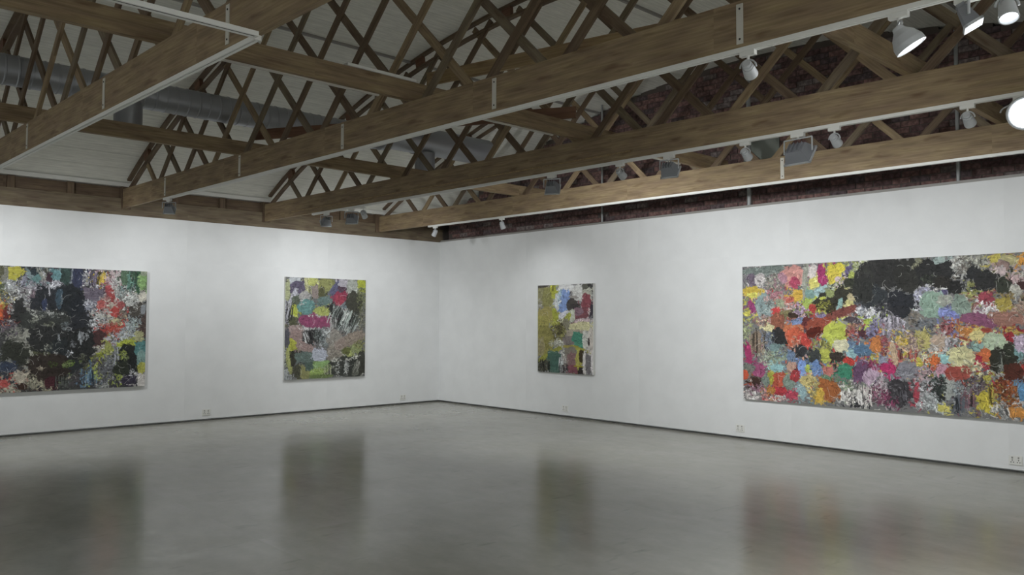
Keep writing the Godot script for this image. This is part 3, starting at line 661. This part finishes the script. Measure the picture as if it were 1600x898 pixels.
func spot_lamp(at: Vector3, target: Vector3, energy: float, label: String, lit := "glow_dim", cone := 38.0, size := 0.8) -> void:
	var t := thing("track_spotlight", label, "spotlight", at, 0.0, "track spotlights")
	var st := st_new()
	box(st, Vector3(-0.05, -0.03, -0.016), Vector3(0.05, 0.0, 0.016))
	obj("track_adapter", st, mat.white, t)
	st = st_new()
	tube(st, [Vector3(0, -0.03, 0), Vector3(0, -0.052, 0)], 0.009)
	obj("stem", st, mat.white, t)
	var squat := 0.45 if size > 1.4 else 1.0
	var piv := Vector3(0, -0.052 - 0.06 * size * squat, 0)
	var bs := aim(at + piv, target)
	# the fork stays upright and only swivels
	var flat := (target - at) * Vector3(1, 0, 1)
	var fb := Basis.looking_at(flat.normalized(), Vector3.UP)
	st = st_new()
	var pts := []
	for k in 13:
		var a := PI * k / 12.0
		pts.append(piv + fb * Vector3(cos(a), sin(a) * squat, 0) * 0.06 * size)
	tube(st, pts, 0.006, 6)
	obj("fork", st, mat.lamp, t)
	st = st_new()
	if size > 1.4:
		# a shallow bowl-shaped floodlight head
		lathe(st, Vector3(0, 0, 0.012), Vector3.FORWARD, [[0.0, 0.0], [0.0, 0.018], [0.014, 0.022], [0.036, 0.040], [0.066, 0.053], [0.080, 0.054], [0.088, 0.054], [0.088, 0.049], [0.080, 0.047]], 22)
	else:
		lathe(st, Vector3(0, 0, 0.055), Vector3.FORWARD, [[0.0, 0.0], [0.0, 0.030], [0.012, 0.036], [0.012, 0.031], [0.024, 0.031], [0.024, 0.040], [0.036, 0.042], [0.036, 0.036], [0.048, 0.038], [0.048, 0.044], [0.14, 0.054], [0.145, 0.054], [0.145, 0.048], [0.128, 0.046]], 18)
	var body := obj("lamp_body", st, mat.lamp, t)
	body.transform = Transform3D(bs.scaled(Vector3.ONE * size), piv)
	st = st_new()
	lathe(st, Vector3(0, 0, -0.073), Vector3.FORWARD, [[0.0, 0.046], [0.004, 0.035], [0.006, 0.0]], 18)
	obj("lamp_lens", st, mat[lit], body)
	light_of(t, Transform3D(bs, piv + bs * Vector3(0, 0, -0.10 * size)), energy, cone, 0.045 * size)

func flood_lamp(at: Vector3, target: Vector3, energy: float, label: String, size := 1.0, lit := "glow_dim", cone := 74.0) -> void:
	var t := thing("track_floodlight", label, "floodlight", at, 0.0, "track floodlights")
	var st := st_new()
	box(st, Vector3(-0.06, -0.035, -0.018), Vector3(0.06, 0.0, 0.018))
	obj("track_adapter", st, mat.white, t)
	st = st_new()
	tube(st, [Vector3(0, -0.035, 0), Vector3(0, -0.048, 0)], 0.012)
	obj("stem", st, mat.white, t)
	var w := 0.20 * size
	var h := 0.15 * size
	var piv := Vector3(0, -0.048 - h * 0.5 - 0.03, 0)
	var bs := aim(at + piv, target)
	var fb := Basis.looking_at(((target - at) * Vector3(1, 0, 1)).normalized(), Vector3.UP)
	st = st_new()
	var c := w / 2 + 0.014
	tube(st, [piv + fb * Vector3(-c, 0, 0), piv + fb * Vector3(-c, h * 0.5 + 0.03, 0), piv + fb * Vector3(c, h * 0.5 + 0.03, 0), piv + fb * Vector3(c, 0, 0)], 0.007, 6)
	obj("yoke", st, mat.lamp, t)
	# body: shallow pressed box that widens to the glass
	st = st_new()
	var f := [Vector3(-w / 2, -h / 2, -0.045), Vector3(w / 2, -h / 2, -0.045), Vector3(w / 2, h / 2, -0.045), Vector3(-w / 2, h / 2, -0.045)]
	var q := [Vector3(-w * 0.32, -h * 0.30, 0.06), Vector3(w * 0.32, -h * 0.30, 0.06), Vector3(w * 0.32, h * 0.30, 0.06), Vector3(-w * 0.32, h * 0.30, 0.06)]
	var nn := [Vector3(0, -1, 0.35), Vector3(1, 0, 0.35), Vector3(0, 1, 0.35), Vector3(-1, 0, 0.35)]
	for k in 4:
		var j: int = (k + 1) % 4
		quad(st, f[k], f[j], q[j], q[k], nn[k].normalized())
	quad(st, q[0], q[1], q[2], q[3], Vector3.BACK)
	var body := obj("lamp_body", st, mat.lampgrey, t)
	body.transform = Transform3D(bs, piv)
	st = st_new()
	for k in 4:
		var j: int = (k + 1) % 4
		var dd: Vector3 = (f[j] - f[k]).normalized() * 0.008
		bar(st, f[k] - dd, f[j] + dd, 0.016, 0.014, Vector3.FORWARD)
	obj("glass_rim", st, mat.lamp, body)
	for k in 4:
		st = st_new()
		var x := -w * 0.24 + w * 0.16 * k
		box(st, Vector3(x - 0.003, -h * 0.26, 0.058), Vector3(x + 0.003, h * 0.26, 0.082))
		obj("cooling_fin", st, mat.lampgrey, body)
	st = st_new()
	box(st, Vector3(-w / 2 + 0.008, -h / 2 + 0.008, -0.046), Vector3(w / 2 - 0.008, h / 2 - 0.008, -0.042))
	obj("lamp_lens", st, mat[lit], body)
	light_of(t, Transform3D(bs, piv + bs * Vector3(0, 0, -0.075)), energy, cone, 0.07 * size)

func light_of(t: Node3D, tf: Transform3D, energy: float, cone: float, size: float) -> void:
	if energy <= 0.0:
		return
	var l := SpotLight3D.new()
	l.name = "light"
	l.transform = tf
	l.light_energy = energy * LIGHT
	l.light_color = Color(0.985, 0.995, 1.0)
	l.spot_angle = cone
	l.spot_angle_attenuation = 0.9
	l.spot_attenuation = 2.0
	l.spot_range = 40.0
	l.light_size = size
	l.shadow_enabled = true
	t.add_child(l, true)

const LIGHT := 1.0

# ---------------------------------------------------------------- sockets
func socket(at: Vector3, turn: float, label: String) -> void:
	var t := thing("wall_socket", label, "socket", at, turn, "double wall sockets low on the walls")
	var w := 0.13
	var h := 0.10
	var st := st_new()
	box(st, Vector3(-w / 2, 0, 0), Vector3(w / 2, h, 0.007))
	box(st, Vector3(-w / 2 + 0.006, 0.006, 0.007), Vector3(w / 2 - 0.006, h - 0.006, 0.011))
	obj("plate", st, mat.white, t)
	for sx in [-1.0, 1.0]:
		st = st_new()
		box(st, Vector3(sx * 0.03 - 0.007, h - 0.030, 0.011), Vector3(sx * 0.03 + 0.007, h - 0.012, 0.016))
		obj("rocker_switch", st, mat.ledge, t)
		for p in [Vector2(0, 0.052), Vector2(-0.012, 0.03), Vector2(0.012, 0.03)]:
			st = st_new()
			lathe(st, Vector3(sx * 0.03 + p.x, p.y, 0.011), Vector3.BACK, [[0.0, 0.0055], [0.001, 0.0055], [0.001, 0.0]], 10)
			obj("pin_hole", st, mat.hole, t)

# ---------------------------------------------------------------- the scene
func _ready() -> void:
	rng.seed = 11
	# camera
	var cam := Camera3D.new()
	cam.name = "camera"
	cam.position = Vector3(12.747, 1.6, 9.818)
	cam.rotation_order = EULER_ORDER_YXZ
	cam.rotation = Vector3(0.041477, 0.824065, 0.003167)
	cam.fov = 39.36
	cam.near = 0.05
	cam.far = 100.0
	add_child(cam)
	cam.current = true
	# surroundings: a closed room, night outside
	var we := WorldEnvironment.new()
	we.name = "environment"
	var env := Environment.new()
	env.background_mode = Environment.BG_COLOR
	env.background_color = Color(0.02, 0.02, 0.025)
	env.tonemap_mode = Environment.TONE_MAPPER_LINEAR
	env.tonemap_exposure = 1.0
	env.sdfgi_enabled = true
	env.ssao_enabled = true
	env.ssil_enabled = true
	we.environment = env
	add_child(we)
	make_materials()
	build_shell()
	build_roof()
	build_trusses()
	build_left_eave()
	build_gable()
	build_lamps()
	build_paintings()
	build_small()

const XN := 13.75     # the wall beside the camera
const ZN := 12.7      # the wall behind the camera

func build_shell() -> void:
	var st := st_new()
	var a := Vector3(-0.3, 0, -1.2)
	var b := Vector3(XN + 0.2, 0, ZN + 0.2)
	quad(st, Vector3(a.x, 0, a.z), Vector3(b.x, 0, a.z), Vector3(b.x, 0, b.z), Vector3(a.x, 0, b.z), Vector3.UP, Vector2(a.x, a.z), Vector2(b.x, a.z), Vector2(b.x, b.z), Vector2(a.x, b.z))
	quad(st, Vector3(a.x, -0.15, a.z), Vector3(b.x, -0.15, a.z), Vector3(b.x, -0.15, b.z), Vector3(a.x, -0.15, b.z), Vector3.DOWN)
	struct_mesh("floor", st, mat.floor, "polished grey concrete floor with soft reflections")
	var g := 0.03
	st = st_new()
	box(st, Vector3(-0.12, g, -0.12), Vector3(0.0, WALL_H, ZN))
	struct_mesh("wall_left", st, mat.wall, "white plasterboard partition on the left, below the eaves")
	st = st_new()
	box(st, Vector3(0.0, g, -0.12), Vector3(XN, WALL_H, 0.0))
	struct_mesh("wall_right", st, mat.wall, "white plasterboard partition on the right, below the brick gable")
	st = st_new()
	box(st, Vector3(XN, 0, -1.2), Vector3(XN + 0.2, 4.2, ZN + 0.2))
	struct_mesh("wall_near", st, mat.wall, "white wall beside the camera")
	st = st_new()
	box(st, Vector3(-0.3, 0, ZN), Vector3(XN, 5.7, ZN + 0.2))
	struct_mesh("wall_rear", st, mat.wall, "white wall behind the camera")
	# shadow gaps at the foot of the partitions
	st = st_new()
	box(st, Vector3(-0.12, 0.0, -0.12), Vector3(-0.11, g, ZN))
	struct_mesh("baseboard_left", st, mat.wall, "recessed shadow gap at the foot of the left wall")
	st = st_new()
	box(st, Vector3(-0.11, 0.0, -0.12), Vector3(XN, g, -0.11))
	struct_mesh("baseboard_right", st, mat.wall, "recessed shadow gap at the foot of the right wall")
	# ledge on the right partition
	st = st_new()
	box(st, Vector3(0.02, WALL_H, -0.13), Vector3(XN, WALL_H + 0.012, 0.006))
	box(st, Vector3(0.02, WALL_H + 0.012, -0.13), Vector3(XN, WALL_H + 0.034, -0.012))
	struct_mesh("trim_1", st, mat.ledge, "grey capping along the top of the right wall")

func build_roof() -> void:
	var roof := struct_node("ceiling", "white boarded barrel-vault roof lining above the trusses")
	# outer deck
	var st := st_new()
	var n := 40
	for k in n:
		var s0 := -0.3 + (XN + 0.5) * k / n
		var s1 := -0.3 + (XN + 0.5) * (k + 1) / n
		var p0 := Vector3(s0, arc(s0) + 0.05, 0)
		var p1 := Vector3(s1, arc(s1) + 0.05, 0)
		bar(st, (p0 + p1) / 2 + Vector3(0, 0.03, -1.2), (p0 + p1) / 2 + Vector3(0, 0.03, ZN + 0.2), p0.distance_to(p1) + 0.01, 0.04, Vector3(-(p1 - p0).y, (p1 - p0).x, 0).normalized())
	obj("deck", st, mat.wood_dark, roof)
	# boards, each its own piece
	var s := -0.05
	while s < SPAN:
		var e := minf(s + 0.30, SPAN + 0.05)
		var p0 := Vector3(s + 0.002, arc(s + 0.002) + 0.012, 0)
		var p1 := Vector3(e - 0.002, arc(e - 0.002) + 0.012, 0)
		st = st_new()
		bar(st, (p0 + p1) / 2 + Vector3(0, 0, -1.15), (p0 + p1) / 2 + Vector3(0, 0, ZN), p0.distance_to(p1), 0.02, Vector3(-(p1 - p0).y, (p1 - p0).x, 0).normalized())
		obj("board", st, mat.roof, roof)
		s = e
	for x in [0.95, 3.87, 6.72, 9.6, 12.45]:
		st = st_new()
		bar(st, Vector3(x, arc(x) - 0.012, -0.9), Vector3(x, arc(x) - 0.012, ZN), 0.035, 0.03)
		obj("batten", st, mat.ledge, roof)

func build_trusses() -> void:
	var names := ["timber lattice truss with a dark chord crossing the upper left, nearest the camera", "timber lattice truss running from the left eave to the top right of the picture", "dark timber lattice truss between the long middle truss and the pale one", "pale brightly lit timber lattice truss nearest the right wall", "timber lattice truss behind the camera"]
	for i in 5:
		var t := truss(i, names[i], i < 2 or i == 3)
		if i == 2:
			var st := st_new()
			tube(st, [Vector3(0.9, 0.075, 0.008), Vector3(7.6, 0.075, 0.008)], 0.008)
			obj("conduit", st, mat.wood_pale, t)
	track(0, 1.5, 8.34, "white track under the nearest truss, meeting the cross track")
	track(1, 1.5, 13.2, "white track under the long truss across the picture's middle")
	track(2, 1.5, 13.2, "white track under the dark truss, carrying most of the lamps")
	track(3, 1.45, 13.2, "bright white track under the pale truss nearest the right wall")
	# the cross track from the nearest truss towards the truss behind the camera
	var p := on_truss(0, 8.38, HB)
	var t := thing("lighting_track", "white cross track running from the nearest truss to the picture's top left", "lighting track", p, 0.0, "white lighting tracks under the trusses")
	var st := st_new()
	box(st, Vector3(-0.025, -0.028, 0.0), Vector3(0.025, 0.0, 2.2))
	obj("channel", st, mat.white, t)
	st = st_new()
	box(st, Vector3(0.006, -0.029, 0.02), Vector3(0.013, -0.028, 2.18))
	obj("conductor_slot", st, mat.black, t)
	# longitudinal ties lying on the chords
	var lab := ["timber tie beam across the trusses, nearest the left wall", "timber tie beam across the trusses, under the ridge", "timber tie beam across the trusses at the upper right"]
	var xs := [3.62, 6.94, 10.26]
	for k in 3:
		var tb := thing("tie_beam", lab[k], "beam", Vector3(xs[k], HB + CH, 0.6), 0.0, "tie beams across the trusses")
		st = st_new()
		box(st, Vector3(-0.03, 0.0, 0.0), Vector3(0.03, 0.165, 11.9))
		obj("timber", st, mat.wood, tb)
		if k == 1:
			# a white batten under the open lengths and a white board on top by the long truss
			for q in [[1.0, 2.55], [3.25, 4.95], [5.4, 6.9]]:
				st = st_new()
				box(st, Vector3(-0.036, -0.014, q[0]), Vector3(-0.012, 0.0, q[1]))
				obj("batten", st, mat.offwhite, tb)
			st = st_new()
			box(st, Vector3(-0.03, 0.166, 5.05), Vector3(0.045, 0.19, 5.75))
			obj("white_board", st, mat.white, tb)
	# flat bracing planks laid over the ties
	var y := HB + CH + 0.167
	st = st_new()
	bar(st, Vector3(3.80, y + 0.06, 5.67), Vector3(7.1, y + 0.06, 3.69), 0.03, 0.12)
	var b0 := obj("bracing_plank", st, mat.wood_red)
	tag(b0, "brown diagonal plank below the round duct, left of centre", "plank", "bracing planks above the ties")
	st = st_new()
	bar(st, Vector3(6.95, y + 0.06, 5.50), Vector3(10.6, y + 0.06, 4.60), 0.03, 0.115)
	var b1 := obj("bracing_plank", st, mat.wood_pale)
	tag(b1, "stained pale plank behind the lattice at the top centre", "plank", "bracing planks above the ties")

func build_left_eave() -> void:
	var t := thing("wall_plate", "weathered timber wall plate along the top of the left wall", "beam", Vector3(0, WALL_H, 0))
	var st := st_new()
	box(st, Vector3(-0.16, 0.0, -0.1), Vector3(-0.01, 0.085, ZN))
	obj("sole_plate", st, mat.wood_grey, t)
	st = st_new()
	box(st, Vector3(-0.16, 0.085, -0.1), Vector3(-0.03, 0.255, ZN))
	obj("beam", st, mat.wood_grey, t)
	st = st_new()
	box(st, Vector3(-0.16, 0.255, -0.1), Vector3(-0.10, 0.425, ZN))
	obj("backing_board", st, mat.wood_dark, t)
	for k in 17:
		var z := 0.69 + 0.7467 * k
		st = st_new()
		var at_truss := false
		for q in TZ:
			if absf(z - q) < 0.25:
				at_truss = true
		if at_truss:
			box(st, Vector3(-0.10, 0.09, z - 0.065), Vector3(0.0, 0.43, z + 0.065))
		else:
			box(st, Vector3(-0.10, 0.257, z - 0.045), Vector3(-0.045, 0.425, z + 0.045))
		obj("stub_post", st, mat.wood_dark, t)
	st = st_new()
	box(st, Vector3(-0.16, 0.432, -0.1), Vector3(-0.002, 0.492, ZN))
	obj("eaves_board", st, mat.white, t)
	# outer wall behind the eaves
	st = st_new()
	box(st, Vector3(-0.3, 0.0, -1.2), Vector3(-0.17, 3.85, ZN))
	struct_mesh("wall_outer", st, mat.mortar, "outer wall behind the left partition")

func build_gable() -> void:
	var g := struct_node("wall_gable", "dark brick gable wall seen above the right partition")
	g.position = Vector3(0, 0, -0.22)
	g.rotation.y = deg_to_rad(TURN)
	# mortar body following the vault
	var st := st_new()
	var n := 46
	for k in n:
		var s0 := SPAN * k / n
		var s1 := SPAN * (k + 1) / n
		var y := minf(arc(s0), arc(s1)) + 0.02
		box(st, Vector3(s0, 0.0, -0.25), Vector3(s1, y, -0.012))
	obj("mortar", st, mat.mortar, g)
	var bl := 0.215
	var bh := 0.068
	var pl := 0.226
	var ph := 0.079
	var meshes := []
	for k in 3:
		st = st_new()
		var w := bl - 0.006 * k
		box(st, Vector3(-w / 2, -bh / 2, -0.02), Vector3(w / 2, bh / 2, 0.0))
		meshes.append(st.commit())
	var rest := []
	for m in 5:
		rest.append(st_new())
	var count := 0
	var row := 0
	var y0 := 3.02
	while y0 < 5.4:
		var x := 0.12 + (pl / 2 if row % 2 else 0.0)
		while x < SPAN - 0.1:
			if y0 + ph < minf(arc(x - bl / 2), arc(x + bl / 2)) - 0.005:
				var m: int = [0, 1, 2, 0, 1, 3, 0, 2, 1, 4][rng.randi() % 10]
				var at := Vector3(x, y0 + ph / 2, rng.randf_range(-0.005, 0.005))
				# the largest in view: right of centre, above the partition and under the vault
				if y0 > 3.19 and x > 4.6 and x < 11.6 and count < 300 and (y0 < 3.6 or (row % 2 == 0 and x > 5.2)):
					inst("brick", meshes[count % 3], mat["brick%d" % m], g, Transform3D(Basis(Vector3.BACK, rng.randf_range(-0.012, 0.012)), at))
					count += 1
				else:
					box(rest[m], at + Vector3(-bl / 2, -bh / 2, -0.02), at + Vector3(bl / 2, bh / 2, 0.0))
			x += pl
		y0 += ph
		row += 1
	for m in 5:
		var o := obj("brickwork", rest[m], mat["brick%d" % m], g)
		o.set_meta("kind", "stuff")
	# a flat grey sheet fixed on the brickwork
	st = st_new()
	box(st, Vector3(6.55, 3.75, 0.008), Vector3(7.1, 4.42, 0.02))
	var sh := obj("metal_sheet", st, mat.panel)
	sh.position = g.position
	sh.rotation = g.rotation
	tag(sh, "flat grey sheet on the brick gable above the big painting's left edge", "panel")
	# conduits rising behind the partition
	var names := ["thin grey pipe on the gable above the narrow painting", "grey pipe on the gable above the big painting's left end", "grey pipe on the gable at the far right"]
	var xs := [4.13, 6.82, 9.5]
	for k in 3:
		st = st_new()
		var r: float = [0.018, 0.03, 0.022][k]
		tube(st, [Vector3(0, 0, 0), Vector3(0, arc(xs[k]) - 0.02, 0)], r, 12)
		var o := obj("pipe", st, mat.steel)
		o.position = Vector3(xs[k], 0.0, -0.165)
		tag(o, names[k], "pipe", "vertical pipes on the gable")

func build_lamps() -> void:
	var y := HB - 0.028
	var o := -0.022
	# nearest truss, out of frame: lamps added to brighten the left painting and room
	flood_lamp(on_truss(0, 2.0, y, o), Vector3(0, 0.6, 6.9), 3.8, "added unseen floodlight on the nearest truss, left of the picture")
	flood_lamp(on_truss(0, 11.4, y, o), Vector3(XN, 1.2, 7.0), 8.5, "added unseen fill floodlight on the nearest truss, right of the picture, turned to the near wall")
	var away := ["left", "middle", "right"]  # unseen lamps added behind the camera as room fill, bounced off the rear wall
	for k in 3:
		flood_lamp(on_truss(4, 2.6 + 4.2 * k, y, o), Vector3(2.6 + 4.2 * k, 1.2, ZN), 6.8, "added unseen fill floodlight behind the camera lighting the rear wall's %s" % away[k])
	# long middle truss
	flood_lamp(on_truss(1, 1.65, y, o), Vector3(0, 1.5, 4.8), 1.3, "small floodlight by the left wall under the long truss", 0.7)
	spot_lamp(on_truss(1, 10.2, y, o), Vector3(8.6, 1.0, 0.0), 1.2, "grey spotlight under the long truss, left of the glaring round one", "glow_dim", 50.0, 0.8)
	spot_lamp(on_truss(1, 11.07, y, o), Vector3(12.7, 0.0, 4.5), 2.2, "glaring round spotlight seen edge-on under the long truss", "glow", 60.0, 1.5)
	flood_lamp(on_truss(1, 11.40, y, o), Vector3(12.9, 0.0, 4.9), 1.7, "glaring square lamp at the top right, left of the corner one", 0.5, "glow")
	spot_lamp(on_truss(1, 11.57, y, o), Vector3(12.2, 0.0, 6.6), 2.0, "glaring round spotlight at the top right corner", "glow", 60.0, 0.85)
	# dark truss
	flood_lamp(on_truss(2, 1.88, y, o), Vector3(0, 1.3, 3.2), 1.8, "leftmost grey floodlight under the dark truss", 0.75)
	flood_lamp(on_truss(2, 2.55, y, o), Vector3(0.0, 1.1, 0.7), 2.6, "tilted grey floodlight under the dark truss, left end", 0.85, "glow_dim", 60.0)
	spot_lamp(on_truss(2, 2.85, y, o), Vector3(1.2, 0.2, 0.6), 0.5, "small lit spotlight beside the tilted grey floodlight", "glow")
	flood_lamp(on_truss(2, 6.49, y, o), Vector3(4.6, 1.0, 0.0), 5.2, "grey floodlight under the dark truss above the narrow painting", 0.8)
	spot_lamp(on_truss(2, 7.44, y, o), Vector3(7.2, 1.4, 0.0), 1.0, "small spotlight between two grey floodlights under the dark truss")
	flood_lamp(on_truss(2, 8.04, y, o), Vector3(7.4, 0.8, 0.0), 2.5, "grey floodlight with bright rim at the dark truss's middle", 0.85)
	spot_lamp(on_truss(2, 8.86, y, o), Vector3(8.6, 1.4, 0.0), 1.0, "small spotlight beside the thick pipe under the dark truss")
	flood_lamp(on_truss(2, 9.36, y, o), Vector3(9.6, 0.7, 0.0), 2.3, "largest grey floodlight under the dark truss", 1.2)
	spot_lamp(on_truss(2, 9.68, y, o), Vector3(9.6, 1.4, 0.0), 1.0, "small spotlight right of the largest floodlight")
	spot_lamp(on_truss(2, 10.69, y, o), Vector3(10.6, 1.4, 0.0), 1.0, "tilted spotlight left of the dazzling lamp")
	spot_lamp(on_truss(2, 11.04, y, o), Vector3(13.2, 1.3, 8.2), 5.0, "dazzling lamp at the right edge of the picture", "glow", 75.0, 2.2)
	# pale truss
	spot_lamp(on_truss(3, 1.62, y, o), Vector3(0.0, 1.2, 1.4), 0.6, "small white spotlight nearest the corner under the pale truss", "glow_dim", 60.0)
	spot_lamp(on_truss(3, 3.27, y, o), Vector3(3.2, 1.0, 0.0), 0.7, "small white spotlight under the pale truss above the narrow painting", "glow_dim", 60.0)

func build_paintings() -> void:
	var p1 := brushwork(PAINT_1, 249, 173, 101, 0.9, 70)
	painting(Vector3(0, 0.60, 6.855), PI / 2, 2.49, 1.73, p1, "large dark abstract painting with red patches at the left edge", 1)
	var p2 := brushwork(PAINT_2, 160, 176, 202, 0.6, 105)
	painting(Vector3(0, 0.58, 2.54), PI / 2, 1.60, 1.76, p2, "abstract painting with a magenta dome on the left wall")
	var p3 := brushwork(PAINT_3, 127, 148, 303, 0.4, 140)
	painting(Vector3(3.483, 0.73, 0), 0.0, 1.27, 1.48, p3, "narrow olive abstract painting with a blue patch")
	var p4 := brushwork(PAINT_4, 359, 180, 404, 0.85, 120)
	painting(Vector3(8.625, 0.55, 0), 0.0, 3.59, 1.797, p4, "widest many-coloured abstract painting on the right wall")

func build_small() -> void:
	socket(Vector3(0, 0.08, 4.65), PI / 2, "white double socket between the two left wall paintings")
	socket(Vector3(0, 0.08, 0.86), PI / 2, "white double socket on the left wall nearest the corner")
	socket(Vector3(3.46, 0.09, 0), 0.0, "white double socket under the narrow olive painting")
	socket(Vector3(6.75, 0.09, 0), 0.0, "white double socket by the big painting's lower left corner")
	socket(Vector3(10.06, 0.08, 0), 0.0, "white double socket at the right edge under the big painting")
	# round duct along the roof
	var d := thing("air_duct", "round galvanised air duct running through the trusses", "duct", Vector3(3.2, 4.17, 0))
	var st := st_new()
	var prof := [[0.0, 0.0], [0.0, 0.158]]
	var l := 0.0
	while l < 8.8:
		prof.append([l + 0.10, 0.158])
		prof.append([l + 0.106, 0.164])
		prof.append([l + 0.118, 0.164])
		prof.append([l + 0.124, 0.158])
		l += 0.124
	prof.append([l, 0.0])
	lathe(st, Vector3(0, 0, 12.2), Vector3.FORWARD, prof, 28)
	obj("spiral_pipe", st, mat.galv, d)
	st = st_new()
	lathe(st, Vector3(0, 0.08, 3.5), Vector3.FORWARD, [[-0.2, 0.158], [0.0, 0.2], [0.55, 0.2], [0.55, 0.212], [0.60, 0.212], [0.60, 0.2], [1.2, 0.2], [1.2, 0.212], [1.25, 0.212], [1.25, 0.2], [1.95, 0.2], [1.95, 0.0]], 28)
	obj("wide_pipe", st, mat.galv, d)
	for z in [6.9, 2.75]:
		st = st_new()
		lathe(st, Vector3(0, -0.1, z), Vector3.DOWN, [[0.0, 0.15], [0.28, 0.15], [0.28, 0.165], [0.33, 0.165], [0.33, 0.15], [0.34, 0.0]], 24)
		obj("branch", st, mat.galv, d)
